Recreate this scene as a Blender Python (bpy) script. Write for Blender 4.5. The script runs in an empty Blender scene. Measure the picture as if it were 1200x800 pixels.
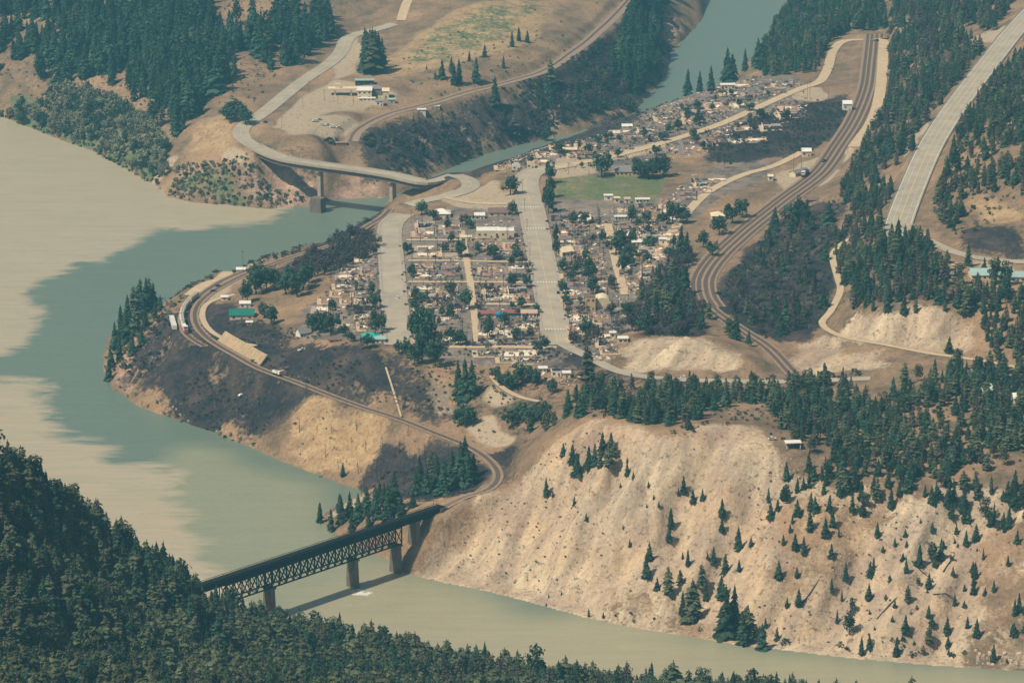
import bpy, bmesh, math, random
import numpy as np
from mathutils import Vector, Matrix
from mathutils.geometry import delaunay_2d_cdt

random.seed(7)
rng = np.random.default_rng(11)
scene = bpy.context.scene
col = scene.collection

# ------------------------------------------------------------------ camera, sky, sun, exposure
F = 3900.0                       # focal length in pixels of the 1200 px wide photograph
PITCH = math.radians(16.0)
CAMZ = 634.0
cam_d = bpy.data.cameras.new('camera')
cam_d.sensor_width = 36.0
cam_d.lens = 36.0 * F / 1200.0
cam_d.clip_start = 1.0
cam_d.clip_end = 60000.0
cam = bpy.data.objects.new('camera', cam_d)
col.objects.link(cam)
cam.location = (0, 0, CAMZ)
cam.rotation_euler = (math.pi / 2 - PITCH, 0, 0)
scene.camera = cam

SUN_EL = math.radians(54)
SUN_DIR = Vector((0.84 * math.cos(SUN_EL), 0.54 * math.cos(SUN_EL), -math.sin(SUN_EL))).normalized()  # way the light travels
world = bpy.data.worlds.new('World')
scene.world = world
world.use_nodes = True
wn = world.node_tree.nodes
wl = world.node_tree.links
bg = wn['Background']
sky = wn.new('ShaderNodeTexSky')
sky.sky_type = 'NISHITA'
sky.sun_disc = False
sky.sun_elevation = SUN_EL
sky.sun_rotation = math.atan2(-SUN_DIR.x, -SUN_DIR.y)
sky.dust_density = 3.0
sky.altitude = 300
wl.new(sky.outputs[0], bg.inputs[0])
bg.inputs[1].default_value = 0.068
sun_d = bpy.data.lights.new('sun', 'SUN')
sun_d.energy = 4.7
sun_d.angle = math.radians(0.6)
sun_d.color = (1.0, 0.93, 0.82)
sun = bpy.data.objects.new('sun', sun_d)
col.objects.link(sun)
sun.rotation_euler = SUN_DIR.to_track_quat('-Z', 'Y').to_euler()
vs = scene.view_settings
vs.view_transform = 'Standard'
vs.look = 'None'
vs.gamma = 1.0
vs.exposure = 0.14
vs.use_curve_mapping = False
cy = scene.cycles
cy.max_bounces = 5
cy.diffuse_bounces = 2
cy.glossy_bounces = 2
cy.transmission_bounces = 2
cy.volume_bounces = 1
cy.transparent_max_bounces = 6
cy.use_denoising = True

# ------------------------------------------------------------------ pixel <-> place
CP, SP = math.cos(PITCH), math.sin(PITCH)

def ray(px, py):
    x = (px - 600.0) / F
    y = (400.0 - py) / F
    return x, CP + y * SP, -SP + y * CP

def P(px, py, z):
    dx, dy, dz = ray(px, py)
    t = (z - CAMZ) / dz
    return dx * t, dy * t, z

def to_px(x, y, z):
    zz = z - CAMZ
    d = y * CP - zz * SP
    u = y * SP + zz * CP
    return 600 + F * x / d, 400 - F * u / d

# ------------------------------------------------------------------ object helpers
def tag(o, label=None, cat=None, group=None, kind=None):
    if label: o['label'] = label
    if cat: o['category'] = cat
    if group: o['group'] = group
    if kind: o['kind'] = kind
    return o

def link(o, parent=None):
    col.objects.link(o)
    if parent is not None:
        o.parent = parent
    return o

def empty(name, loc=(0, 0, 0), rz=0.0):
    o = bpy.data.objects.new(name, None)
    o.empty_display_size = 0.5
    o.location = loc
    o.rotation_euler = (0, 0, rz)
    return link(o)

def mesh_obj(name, verts, faces, mats, parent=None, loc=None, rz=0.0, mi=None, smooth=False):
    me = bpy.data.meshes.new(name)
    me.from_pydata([tuple(v) for v in verts], [], faces)
    if not isinstance(mats, (list, tuple)):
        mats = [mats]
    for m in mats:
        me.materials.append(m)
    if mi is not None:
        me.polygons.foreach_set('material_index', np.asarray(mi, dtype=np.int32))
    if smooth:
        me.polygons.foreach_set('use_smooth', np.ones(len(faces), dtype=bool))
    me.update()
    o = bpy.data.objects.new(name, me)
    link(o, parent)
    if loc is not None:
        o.location = loc
    if rz:
        o.rotation_euler = (0, 0, rz)
    return o

BOXF = [(0, 3, 2, 1), (4, 5, 6, 7), (0, 1, 5, 4), (1, 2, 6, 5), (2, 3, 7, 6), (3, 0, 4, 7)]

class MB:
    """collects shapes for one mesh"""
    def __init__(s):
        s.v = []; s.f = []; s.m = []
    def add(s, vs_, fs, mi=0):
        b = len(s.v)
        s.v.extend(vs_)
        for f in fs:
            s.f.append(tuple(i + b for i in f)); s.m.append(mi)
        return s
    def box(s, c, d, rz=0.0, mi=0, tilt=0.0, taper=1.0):
        hx, hy, hz = d[0] / 2, d[1] / 2, d[2] / 2
        ca, sa = math.cos(rz), math.sin(rz)
        out = []
        for sx, sy, sz in ((-1, -1, -1), (1, -1, -1), (1, 1, -1), (-1, 1, -1), (-1, -1, 1), (1, -1, 1), (1, 1, 1), (-1, 1, 1)):
            k = taper if sz > 0 else 1.0
            x, y, z = sx * hx * k, sy * hy * k, sz * hz
            z += x * tilt
            out.append((c[0] + x * ca - y * sa, c[1] + x * sa + y * ca, c[2] + z))
        return s.add(out, BOXF, mi)
    def beam(s, a, b, w, h=None, mi=0):
        a = Vector(a); b = Vector(b); h = h or w
        d = (b - a)
        if d.length < 1e-6: return s
        d.normalize()
        up = Vector((0, 0, 1)) if abs(d.z) < 0.98 else Vector((1, 0, 0))
        r = d.cross(up).normalized(); u = r.cross(d).normalized()
        out = []
        for e in (a, b):
            for sx, sz in ((-1, -1), (1, -1), (1, 1), (-1, 1)):
                out.append(tuple(e + r * (sx * w / 2) + u * (sz * h / 2)))
        return s.add(out, [(0, 1, 2, 3), (7, 6, 5, 4), (0, 4, 5, 1), (1, 5, 6, 2), (2, 6, 7, 3), (3, 7, 4, 0)], mi)
    def tube(s, pts, radii, n=6, mi=0, cap=True):
        b = len(s.v)
        for k, p in enumerate(pts):
            p = Vector(p)
            q = Vector(pts[min(k + 1, len(pts) - 1)]) - Vector(pts[max(k - 1, 0)])
            q.normalize()
            up = Vector((0, 0, 1)) if abs(q.z) < 0.9 else Vector((1, 0, 0))
            r = q.cross(up).normalized(); u = r.cross(q)
            for i in range(n):
                a = 2 * math.pi * i / n
                s.v.append(tuple(p + (r * math.cos(a) + u * math.sin(a)) * radii[k]))
        for k in range(len(pts) - 1):
            for i in range(n):
                j = (i + 1) % n
                s.f.append((b + k * n + i, b + k * n + j, b + (k + 1) * n + j, b + (k + 1) * n + i)); s.m.append(mi)
        if cap:
            s.f.append(tuple(b + (len(pts) - 1) * n + i for i in range(n))); s.m.append(mi)
        return s
    def build(s, name, mats, parent=None, loc=None, rz=0.0, smooth=False):
        return mesh_obj(name, s.v, s.f, mats, parent, loc, rz, s.m, smooth)

# ------------------------------------------------------------------ materials
def srgb(r, g, b):
    f = lambda c: (c / 255 / 12.92) if c / 255 <= 0.04045 else ((c / 255 + 0.055) / 1.055) ** 2.4
    return (f(r), f(g), f(b), 1.0)

def mat(name, c, rough=0.85, var=0.25, scale=0.6, c2=None, metal=0.0, spec=0.3, island=False, objvar=0.0):
    m = bpy.data.materials.new(name)
    m.use_nodes = True
    nt = m.node_tree; N = nt.nodes; L = nt.links
    b = N['Principled BSDF']
    b.inputs['Roughness'].default_value = rough
    b.inputs['Metallic'].default_value = metal
    b.inputs['Specular IOR Level'].default_value = spec
    c = tuple(c[:3]) + (1.0,)
    if c2 is None:
        c2 = tuple(min(1, x * (1 - var)) for x in c[:3]) + (1.0,)
        c1 = tuple(min(1, x * (1 + var)) for x in c[:3]) + (1.0,)
    else:
        c1 = c; c2 = tuple(c2[:3]) + (1.0,)
    geo = N.new('ShaderNodeNewGeometry')
    nz = N.new('ShaderNodeTexNoise')
    nz.inputs['Scale'].default_value = scale
    nz.inputs['Detail'].default_value = 4
    nz.inputs['Roughness'].default_value = 0.65
    L.new(geo.outputs['Position'], nz.inputs['Vector'])
    rp = N.new('ShaderNodeMapRange')
    rp.inputs[1].default_value = 0.3; rp.inputs[2].default_value = 0.7
    src = nz.outputs['Fac']
    if island:
        ma = N.new('ShaderNodeMath'); ma.operation = 'MULTIPLY_ADD'
        ma.inputs[1].default_value = 0.5
        ad = N.new('ShaderNodeMath'); ad.operation = 'ADD'
        ad.inputs[1].default_value = -0.25
        L.new(geo.outputs['Random Per Island'], ma.inputs[0]); L.new(nz.outputs['Fac'], ad.inputs[0]); L.new(ad.outputs[0], ma.inputs[2])
        src = ma.outputs[0]
    L.new(src, rp.inputs[0])
    mx = N.new('ShaderNodeMix'); mx.data_type = 'RGBA'
    mx.inputs[6].default_value = c1; mx.inputs[7].default_value = c2
    L.new(rp.outputs[0], mx.inputs[0])
    out = mx.outputs[2]
    if objvar:
        oi = N.new('ShaderNodeObjectInfo')
        hs = N.new('ShaderNodeHueSaturation')
        m1 = N.new('ShaderNodeMapRange'); m1.inputs[3].default_value = 1 - objvar; m1.inputs[4].default_value = 1 + objvar
        m2 = N.new('ShaderNodeMapRange'); m2.inputs[3].default_value = 0.5 - objvar * 0.09; m2.inputs[4].default_value = 0.5 + objvar * 0.05
        L.new(oi.outputs['Random'], m1.inputs[0]); L.new(m1.outputs[0], hs.inputs['Value'])
        L.new(oi.outputs['Random'], m2.inputs[0]); L.new(m2.outputs[0], hs.inputs['Hue'])
        L.new(out, hs.inputs['Color']); out = hs.outputs[0]
    L.new(out, b.inputs['Base Color'])
    return m

M = {}
M['needle'] = mat('conifer_needles', (0.036, 0.068, 0.034), 0.9, c2=(0.010, 0.026, 0.016), scale=1.3, island=True, objvar=0.35, spec=0.15)
M['needle_olive'] = mat('pine_needles', (0.096, 0.102, 0.046), 0.9, c2=(0.030, 0.042, 0.021), scale=1.3, island=True, objvar=0.3, spec=0.15)
M['needle_brown'] = mat('scorched_needles', (0.115, 0.085, 0.058), 0.95, c2=(0.042, 0.036, 0.028), scale=1.3, island=True, objvar=0.25, spec=0.1)
M['bark'] = mat('bark', (0.10, 0.065, 0.045), 0.95, scale=2.0)
M['leaf'] = mat('green_leaves', (0.048, 0.086, 0.042), 0.85, c2=(0.016, 0.040, 0.024), scale=0.8, island=True, objvar=0.25, spec=0.2)
M['leaf_olive'] = mat('olive_leaves', (0.235, 0.215, 0.125), 0.9, c2=(0.095, 0.105, 0.058), scale=0.8, island=True, objvar=0.25, spec=0.2)
M['leaf_burnt'] = mat('scorched_leaves', (0.085, 0.062, 0.052), 0.95, c2=(0.035, 0.032, 0.034), scale=0.7, island=True, objvar=0.25, spec=0.1)
M['char'] = mat('charred_wood', (0.035, 0.03, 0.03), 0.95, scale=1.5)
M['asphalt'] = mat('worn_asphalt', srgb(158, 145, 124), 0.95, var=0.17, scale=0.08, spec=0.15)
M['asphalt_main'] = mat('sun_bleached_asphalt', srgb(160, 146, 124), 0.95, var=0.17, scale=0.07, spec=0.15)
M['gravel'] = mat('pale_gravel', srgb(182, 158, 124), 0.98, var=0.16, scale=0.25, spec=0.1)
M['ballast'] = mat('railway_ballast', srgb(140, 118, 96), 0.98, var=0.20, scale=0.35, spec=0.1)
M['tie'] = mat('sleeper_wood', srgb(108, 88, 74), 0.95, var=0.2, scale=0.7)
M['rail'] = mat('rail_steel', srgb(120, 98, 84), 0.5, metal=0.6, scale=0.5)
M['paint_w'] = mat('white_road_paint', srgb(205, 198, 180), 0.8, var=0.12, scale=0.4)
M['paint_y'] = mat('yellow_road_paint', srgb(196, 170, 110), 0.8, var=0.12, scale=0.4)
M['steel'] = mat('dark_painted_steel', srgb(19, 23, 28), 0.85, var=0.25, scale=0.4, spec=0.08)
M['concrete'] = mat('weathered_concrete', srgb(158, 142, 122), 0.92, var=0.18, scale=0.35)
M['concrete_d'] = mat('stained_concrete', srgb(106, 92, 80), 0.92, var=0.25, scale=0.3)
M['white'] = mat('white_paint', srgb(214, 206, 190), 0.7, var=0.08, scale=0.5)
M['cream'] = mat('cream_paint', srgb(208, 188, 152), 0.8, var=0.10, scale=0.5)
M['tan'] = mat('tan_stucco', srgb(196, 164, 118), 0.85, var=0.12, scale=0.4)
M['grey_roof'] = mat('grey_roofing', srgb(120, 114, 110), 0.85, var=0.15, scale=0.5)
M['brown_roof'] = mat('brown_roofing', srgb(112, 90, 78), 0.85, var=0.15, scale=0.5)
M['green_roof'] = mat('green_metal_roof', srgb(24, 104, 88), 0.5, var=0.12, scale=0.5)
M['teal_roof'] = mat('teal_metal_roof', srgb(30, 165, 140), 0.5, var=0.12, scale=0.5)
M['pale_teal'] = mat('pale_teal_metal_roof', srgb(150, 170, 158), 0.5, var=0.10, scale=0.3)
M['red'] = mat('red_sheet_metal', srgb(138, 82, 72), 0.7, var=0.2, scale=0.5)
M['blue'] = mat('blue_tarpaulin', srgb(20, 120, 150), 0.6, var=0.2, scale=0.5)
M['glass'] = mat('dark_window_glass', srgb(34, 40, 46), 0.15, var=0.1, scale=0.5, spec=0.5)
M['tyre'] = mat('tyre_rubber', (0.02, 0.02, 0.02), 0.9)
M['black'] = mat('burnt_metal', srgb(40, 36, 36), 0.8, var=0.3, scale=0.8)
M['dark_paint'] = mat('dark_car_paint', srgb(36, 38, 42), 0.35, var=0.1, scale=0.8, spec=0.5)
M['silver'] = mat('dusty_grey_paint', srgb(196, 180, 152), 0.55, var=0.12, scale=0.4)
M['pole'] = mat('weathered_pole_wood', srgb(92, 74, 62), 0.95, scale=1.0)
M['galv'] = mat('galvanised_steel', srgb(160, 156, 148), 0.5, var=0.1, metal=0.4, scale=1.0)
M['rub_white'] = mat('ash_white_rubble', srgb(222, 204, 178), 0.95, var=0.12, scale=1.0, island=True)
M['rub_tan'] = mat('tan_rubble', srgb(184, 154, 124), 0.95, var=0.15, scale=1.0, island=True)
M['rub_pink'] = mat('rusty_rubble', srgb(146, 112, 94), 0.95, var=0.2, scale=1.0, island=True)
M['rub_grey'] = mat('grey_rubble', srgb(122, 112, 106), 0.95, var=0.2, scale=1.0, island=True)
M['rub_char'] = mat('charred_rubble', srgb(48, 44, 44), 0.95, var=0.3, scale=1.0, island=True)
RUB = [M['rub_white'], M['rub_tan'], M['rub_pink'], M['rub_grey'], M['rub_char']]
M['rock'] = mat('pale_rock', srgb(176, 156, 132), 0.95, var=0.25, scale=0.5, island=True)
# ------------------------------------------------------------------ terrain: measured heights along shores, rims, terraces
def dens(pts, step=9.0):
    out = []
    for a, b in zip(pts[:-1], pts[1:]):
        n = max(1, int(math.dist(a[:2], b[:2]) / step))
        for k in range(n):
            t = k / n
            out.append(tuple(a[i] + (b[i] - a[i]) * t for i in range(3)))
    out.append(tuple(pts[-1]))
    return out

def PL(lst):
    return [P(*q) for q in lst]

W_SHORE = [P(x, y, 0) for x, y in [(-60, 118), (0, 137), (60, 160), (110, 178), (150, 198), (175, 214), (190, 222), (195, 232), (230, 238), (270, 240), (310, 245),
           (345, 244), (370, 241), (387, 235), (420, 233), (452, 231), (480, 222), (510, 206), (540, 190), (570, 180), (600, 172), (640, 164), (690, 152), (742, 134),
           (762, 110), (783, 86), (786, 60), (800, 47), (816, 34), (823, 20), (820, 0), (832, -40), (870, -110)]]
EDGE = PL([(455, 241, 38), (420, 258, 37), (395, 276, 36), (345, 288, 35), (300, 303, 34), (272, 312, 34), (240, 325, 33), (212, 339, 32), (190, 352, 30)])
OFF = [(-20, 20), (-22, 22), (-25, 24), (-25, 25), (-25, 28), (-27, 28), (-29, 25), (-31, 18), (-30, 14)]
E_SHORE = [P(x, y, 0) for x, y in [(1020, -110), (970, -40), (934, 0), (917, 22), (906, 38), (893, 62), (860, 88), (820, 110), (780, 128), (740, 146), (700, 157), (660, 167),
           (620, 178), (585, 190), (550, 200), (520, 214), (485, 226), (450, 236)]]
E_SHORE += [(e[0] + o[0], e[1] + o[1], 0.0) for e, o in zip(EDGE, OFF)]
E_SHORE += [P(x, y, 0) for x, y in [(132, 378), (122, 408), (120, 435), (130, 455), (160, 475), (200, 490), (240, 503), (290, 522), (330, 540), (360, 552), (395, 566), (412, 571),
            (426, 577), (412, 583), (392, 592), (374, 604), (380, 618), (395, 632), (425, 643), (450, 652), (468, 664), (480, 673), (500, 679), (560, 691), (620, 706),
            (690, 725), (750, 737), (800, 745), (870, 757), (940, 765), (1000, 772), (1080, 779), (1200, 787), (1280, 792)]]
N_SHORE = [P(x, y, 0) for x, y in [(1300, 852), (1200, 845), (1060, 835), (900, 822), (760, 812), (650, 801), (560, 790), (450, 766), (360, 745), (318, 733)]]
N_SHORE += [(-152, 1672, 0), (-168, 1695, 0), (-205, 1722, 0), (-265, 1755, 0), (-345, 1778, 0), (-460, 1790, 0), (-640, 1790, 0)]
WFAR = [(-900, 1800, 0), (-900, 2900, 0), (-640, 3010, 0)]
EXT_E = [(500, 1640, 0), (700, 1660, 0)]
EXT_N = [(700, 1540, 0), (500, 1535, 0)]

lines = [W_SHORE, E_SHORE, N_SHORE, EDGE]
L3 = [
    # town bench rim above the side river
    [(485, 237, 46), (515, 232, 48), (545, 222, 49), (590, 202, 54), (620, 187, 56), (660, 174, 56), (700, 162, 57), (742, 149, 57), (780, 127, 58), (810, 110, 58), (850, 99, 58), (900, 91, 60), (940, 70, 60), (965, 45, 61), (1000, 28, 62), (1010, 0, 62), (1030, -60, 64)],
    # railway terrace on the point
    [(455, 246, 38), (432, 264, 37), (395, 283, 36), (345, 298, 35), (290, 317, 34), (258, 336, 33), (232, 352, 33), (218, 370, 33), (222, 390, 33), (240, 406, 33), (262, 419, 33), (300, 433, 33), (340, 446, 33), (400, 469, 33), (450, 486, 33), (480, 496, 32.5), (530, 516, 32), (560, 530, 32), (578, 545, 31.5), (584, 558, 31), (572, 571, 30.5), (545, 582, 30), (515, 597, 30)],
    [(240, 342, 34), (270, 352, 35), (310, 370, 38), (360, 398, 46), (400, 404, 52), (450, 412, 54)],
    # rim of the big talus slope
    [(590, 566, 34), (600, 557, 40), (620, 535, 52), (650, 515, 62), (690, 495, 75), (720, 500, 77), (760, 514, 76), (790, 519, 76), (830, 500, 79), (870, 498, 80), (900, 515, 76), (930, 540, 70), (960, 555, 66), (1000, 560, 65), (1060, 570, 62), (1120, 570, 62), (1200, 575, 62), (1290, 580, 62)],
    # highway
    [(1230, -8, 108), (1210, 15, 107), (1188, 37, 105), (1168, 62, 103), (1125, 118, 100), (1088, 176, 98), (1072, 212, 97), (1057, 250, 96), (1051, 275, 95), (1045, 300, 94), (1035, 330, 92)],
    [(1066, 268, 95), (1100, 288, 92), (1130, 299, 91), (1170, 305, 91), (1230, 308, 91)],
    # eastern railway
    [(1025, 40, 66), (1022, 70, 66), (1018, 110, 66), (1005, 140, 65), (985, 170, 65), (960, 205, 64), (910, 242, 63), (872, 272, 63), (840, 300, 62), (820, 330, 62), (832, 362, 62), (870, 385, 62), (900, 405, 61), (930, 437, 60)],
    # western railway and road
    [(415, 160, 36), (450, 135, 38), (490, 125, 39), (520, 117, 40), (560, 105, 41), (600, 95, 42), (640, 82, 43), (670, 62, 44), (700, 38, 45), (738, 0, 46), (775, -50, 47)],
    [(300, 172, 43), (283, 157, 43), (305, 135, 44), (330, 115, 45), (355, 95, 47), (385, 75, 49), (403, 50, 52), (430, 36, 54)],
    [(655, 400, 56), (690, 417, 57), (725, 435, 57), (775, 442, 58), (840, 446, 60), (900, 446, 61), (1020, 443, 65)],
    [(965, 385, 66), (985, 395, 68), (1030, 402, 71), (1090, 414, 74), (1150, 422, 75), (1195, 432, 76), (1240, 440, 77)],
    [(992, 282, 76), (975, 297, 72), (980, 320, 72), (985, 340, 70), (972, 365, 68)],
    [(1000, 362, 82), (1040, 362, 88), (1080, 362, 92), (1150, 362, 92), (1230, 365, 92)],
    # near hill crest
    [(-60, 500, 178), (0, 540, 150), (60, 585, 125), (120, 625, 100), (170, 665, 72), (205, 690, 42), (228, 700, 26)],
]
for q in L3:
    lines.append(PL(q))
pts = []
for ln in lines:
    pts += dens(ln)
PT = [(370, 320, 46), (440, 300, 50), (445, 270, 48), (480, 250, 50), (400, 340, 50), (470, 395, 54), (470, 300, 53), (420, 385, 52), (350, 345, 44), (320, 330, 40), (285, 362, 38),
      (545, 450, 50), (600, 430, 55), (500, 470, 40), (560, 500, 37), (600, 490, 42), (640, 450, 53), (500, 430, 52), (600, 505, 37), (640, 500, 50), (530, 490, 36), (590, 530, 34), (610, 520, 40),
      (640, 330, 57), (625, 250, 57), (618, 215, 57), (560, 270, 55), (560, 340, 56), (560, 400, 55), (520, 320, 54), (750, 230, 60), (800, 250, 60), (720, 300, 58), (780, 330, 60), (700, 380, 58), (750, 375, 60),
      (700, 188, 58), (800, 160, 60), (910, 117, 62), (970, 80, 64), (850, 200, 62), (920, 180, 63), (650, 205, 57), (720, 220, 58), (880, 140, 61), (760, 180, 59), (600, 225, 54), (520, 247, 51), (560, 230, 51),
      (700, 470, 66), (640, 475, 51), (800, 462, 61), (870, 470, 64), (1000, 470, 68), (1100, 450, 74), (1200, 470, 76), (900, 485, 75), (1000, 505, 71), (1100, 505, 71), (1200, 510, 73), (760, 470, 63), (960, 520, 72),
      (795, 390, 75), (745, 425, 60), (705, 412, 58), (855, 412, 70), (770, 405, 70), (820, 395, 74), (800, 372, 66), (760, 400, 64), (840, 440, 60.5),
      (450, 100, 49), (520, 80, 52), (600, 60, 54), (640, 30, 56), (680, 0, 54), (560, 30, 60), (500, 20, 62), (440, 60, 53), (420, 105, 47), (400, 130, 45), (360, 150, 44), (380, 168, 40), (560, 0, 68), (450, 0, 68), (400, 20, 58), (470, 50, 56), (360, 120, 45), (620, 0, 60),
      (270, 185, 28), (300, 192, 26), (200, 180, 18), (230, 140, 40), (100, 130, 20), (0, 100, 22), (0, 50, 48), (0, 0, 68), (100, 80, 42), (100, 40, 60), (100, 0, 78), (200, 60, 58), (200, 0, 80), (260, 100, 48), (280, 60, 58), (320, 40, 60), (330, 0, 76), (270, 130, 44), (330, 190, 30), (355, 210, 20), (250, 210, 16), (330, 215, 14), (160, 150, 22),
      (460, 226, 22), (507, 220, 31), (490, 213, 27), (430, 180, 26), (400, 205, 14), (400, 185, 24), (470, 175, 26), (520, 160, 24), (580, 140, 24), (640, 120, 24), (700, 100, 22), (740, 60, 28),
      (1150, 240, 105), (1150, 150, 125), (1200, 100, 132), (1230, 60, 128), (1120, 200, 106), (1110, 250, 98), (1200, 200, 125), (1230, 260, 108),
      (1040, 100, 78), (1045, 150, 82), (1010, 200, 72), (1000, 250, 70), (960, 300, 66), (1000, 300, 76), (960, 250, 66), (900, 300, 62), (900, 350, 62), (1040, 60, 78), (1100, 60, 92), (1100, 20, 90), (1040, 0, 70), (1130, 0, 92), (1060, 200, 90), (1030, 240, 82), (1040, 20, 68), (1100, 100, 95),
      (940, 380, 63), (1000, 345, 80), (1080, 330, 94), (1150, 335, 90), (1200, 330, 90), (1170, 318, 89), (1060, 385, 80), (1120, 385, 83), (1020, 385, 76), (950, 410, 62), (1000, 425, 66), (1100, 428, 74),
      (0, 800, 110), (100, 800, 85), (220, 800, 60), (220, 740, 40), (120, 720, 75), (300, 800, 35), (320, 765, 12), (450, 800, 14), (60, 660, 110), (0, 660, 130), (600, 850, 18), (800, 870, 25), (1000, 890, 30), (1200, 900, 35), (420, 610, 12), (450, 600, 20), (470, 640, 18), (440, 580, 12), (500, 640, 15), (500, 610, 26), (480, 570, 22), (420, 530, 10), (330, 500, 14), (250, 470, 12), (200, 450, 14), (180, 420, 16), (160, 400, 14), (175, 385, 22)]
pts += [P(*q) for q in PT]
for ln in (W_SHORE[-1:], EXT_E, EXT_N, WFAR):
    pts += ln
pts += [(-200, 1000, 175), (0, 1000, 115), (200, 1000, 105), (420, 1000, 110), (-450, 1000, 260), (-400, 1500, 195), (-700, 1450, 240), (-700, 1000, 330), (700, 1000, 130),
        (0, 600, 260), (0, 200, 470), (0, 0, 590), (-600, 300, 480), (600, 300, 420), (0, -800, 800), (-2500, -800, 900), (2500, -800, 900),
        (-1300, 1700, 230), (-1300, 2600, 230), (-1100, 3200, 200), (-2500, 2200, 700), (-2500, 4200, 750), (-2500, 500, 700),
        (430, 1750, 70), (600, 1800, 90), (600, 2000, 115), (560, 2200, 160), (620, 2500, 210), (650, 2900, 200), (700, 3300, 180), (1200, 2000, 300), (1200, 2800, 420), (1200, 1600, 120), (2500, 2200, 800), (2500, 3500, 850), (2500, 1000, 600),
        (-600, 3200, 110), (-300, 3400, 120), (-100, 3400, 95), (90, 3420, 55), (480, 3400, 100), (-300, 4000, 200), (0, 4200, 170), (800, 4200, 300), (0, 6500, 500), (-2500, 6500, 900), (2500, 6500, 900), (0, 9000, 900)]

xs = np.unique(np.concatenate([np.array([-2500, -1900, -1400, -1100, -900, -780, -690, -640, -610]), np.arange(-590, 591, 2.3), np.array([610, 640, 690, 780, 900, 1100, 1400, 1900, 2500])]))
ys = np.unique(np.concatenate([np.array([-800, -400, 0, 400, 700, 900, 1000, 1060, 1110, 1150, 1180]), np.arange(1200, 2060, 2.2), np.arange(2060, 2700, 3.4), np.arange(2700, 3420, 4.2), np.array([3430, 3450, 3500, 3600, 3800, 4200, 5000, 6500, 9000])]))
NX, NY = len(xs), len(ys)
pa = np.array(pts)
_, ui = np.unique(np.round(pa[:, :2] / 1.5), axis=0, return_index=True)
pa = pa[ui]
cdt = delaunay_2d_cdt([Vector((a, b)) for a, b in pa[:, :2]], [], [], 0, 1e-4)
vz = np.zeros(len(cdt[0])); vxy = np.array([tuple(v) for v in cdt[0]])
for i, o in enumerate(cdt[3]):
    vz[i] = pa[o[0], 2] if len(o) else 0
Z = np.full((NY, NX), 60.0)
for f in cdt[2]:
    (x0, y0), (x1, y1), (x2, y2) = vxy[f[0]], vxy[f[1]], vxy[f[2]]
    i0, i1 = np.searchsorted(xs, [min(x0, x1, x2) - 1e-6, max(x0, x1, x2) + 1e-6])
    j0, j1 = np.searchsorted(ys, [min(y0, y1, y2) - 1e-6, max(y0, y1, y2) + 1e-6])
    if i1 <= i0 or j1 <= j0: continue
    gx, gy = np.meshgrid(xs[i0:i1], ys[j0:j1])
    d = (y1 - y2) * (x0 - x2) + (x2 - x1) * (y0 - y2)
    if abs(d) < 1e-9: continue
    a = ((y1 - y2) * (gx - x2) + (x2 - x1) * (gy - y2)) / d
    b = ((y2 - y0) * (gx - x2) + (x0 - x2) * (gy - y2)) / d
    c = 1 - a - b
    m = (a >= -1e-6) & (b >= -1e-6) & (c >= -1e-6)
    zz = a * vz[f[0]] + b * vz[f[1]] + c * vz[f[2]]
    Z[j0:j1, i0:i1][m] = zz[m]

GX, GY = np.meshgrid(xs, ys)

def inpoly(poly, X, Y):
    poly = np.asarray([(q[0], q[1]) for q in poly])
    r = np.zeros(X.shape, bool)
    n = len(poly)
    bx = (X >= poly[:, 0].min()) & (X <= poly[:, 0].max()) & (Y >= poly[:, 1].min()) & (Y <= poly[:, 1].max())
    Xs, Ys = X[bx], Y[bx]
    rr = np.zeros(Xs.shape, bool)
    for i in range(n):
        x0, y0 = poly[i]; x1, y1 = poly[(i + 1) % n]
        if y0 == y1: continue
        c = ((y0 > Ys) != (y1 > Ys)) & (Xs < (x1 - x0) * (Ys - y0) / (y1 - y0) + x0)
        rr ^= c
    r[bx] = rr
    return r

def blur(A, n=1):
    for _ in range(n):
        B = np.pad(A, 1, mode='edge')
        A = (B[1:-1, :-2] + 2 * B[1:-1, 1:-1] + B[1:-1, 2:]) / 4
        B = np.pad(A, 1, mode='edge')
        A = (B[:-2, 1:-1] + 2 * B[1:-1, 1:-1] + B[2:, 1:-1]) / 4
    return A

WATER_POLY = W_SHORE + E_SHORE + EXT_E + EXT_N + N_SHORE + WFAR
wet = inpoly(WATER_POLY, GX, GY)
Z = np.minimum(Z, 600.0)
Z = blur(Z, 6)
wetb = blur(wet.astype(float), 3)
Z = np.where(wet, np.minimum(Z, 0) - 3.5, np.maximum(Z, 0.5))
Z = blur(Z, 2)
Z = np.where(wetb > 0.55, np.minimum(Z, -0.6), Z)

def vnoise(X, Y, seed):
    xi = np.floor(X).astype(np.int64); yi = np.floor(Y).astype(np.int64)
    fx = X - xi; fy = Y - yi
    fx = fx * fx * (3 - 2 * fx); fy = fy * fy * (3 - 2 * fy)
    def h(a, b):
        n = (a * 374761393 + b * 668265263 + seed * 974634777) & 0x7fffffff
        n = ((n ^ (n >> 13)) * 1274126177) & 0x7fffffff
        n = n ^ (n >> 16)
        return (n & 0xffff) / 65535.0
    return (h(xi, yi) * (1 - fx) + h(xi + 1, yi) * fx) * (1 - fy) + (h(xi, yi + 1) * (1 - fx) + h(xi + 1, yi + 1) * fx) * fy

def fbm(X, Y, s, octv=4, seed=1):
    r = 0; a = 0.5
    for k in range(octv):
        r = r + a * (vnoise(X / s, Y / s, seed + k) - 0.5); s /= 2.07; a *= 0.55
    return r

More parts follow.
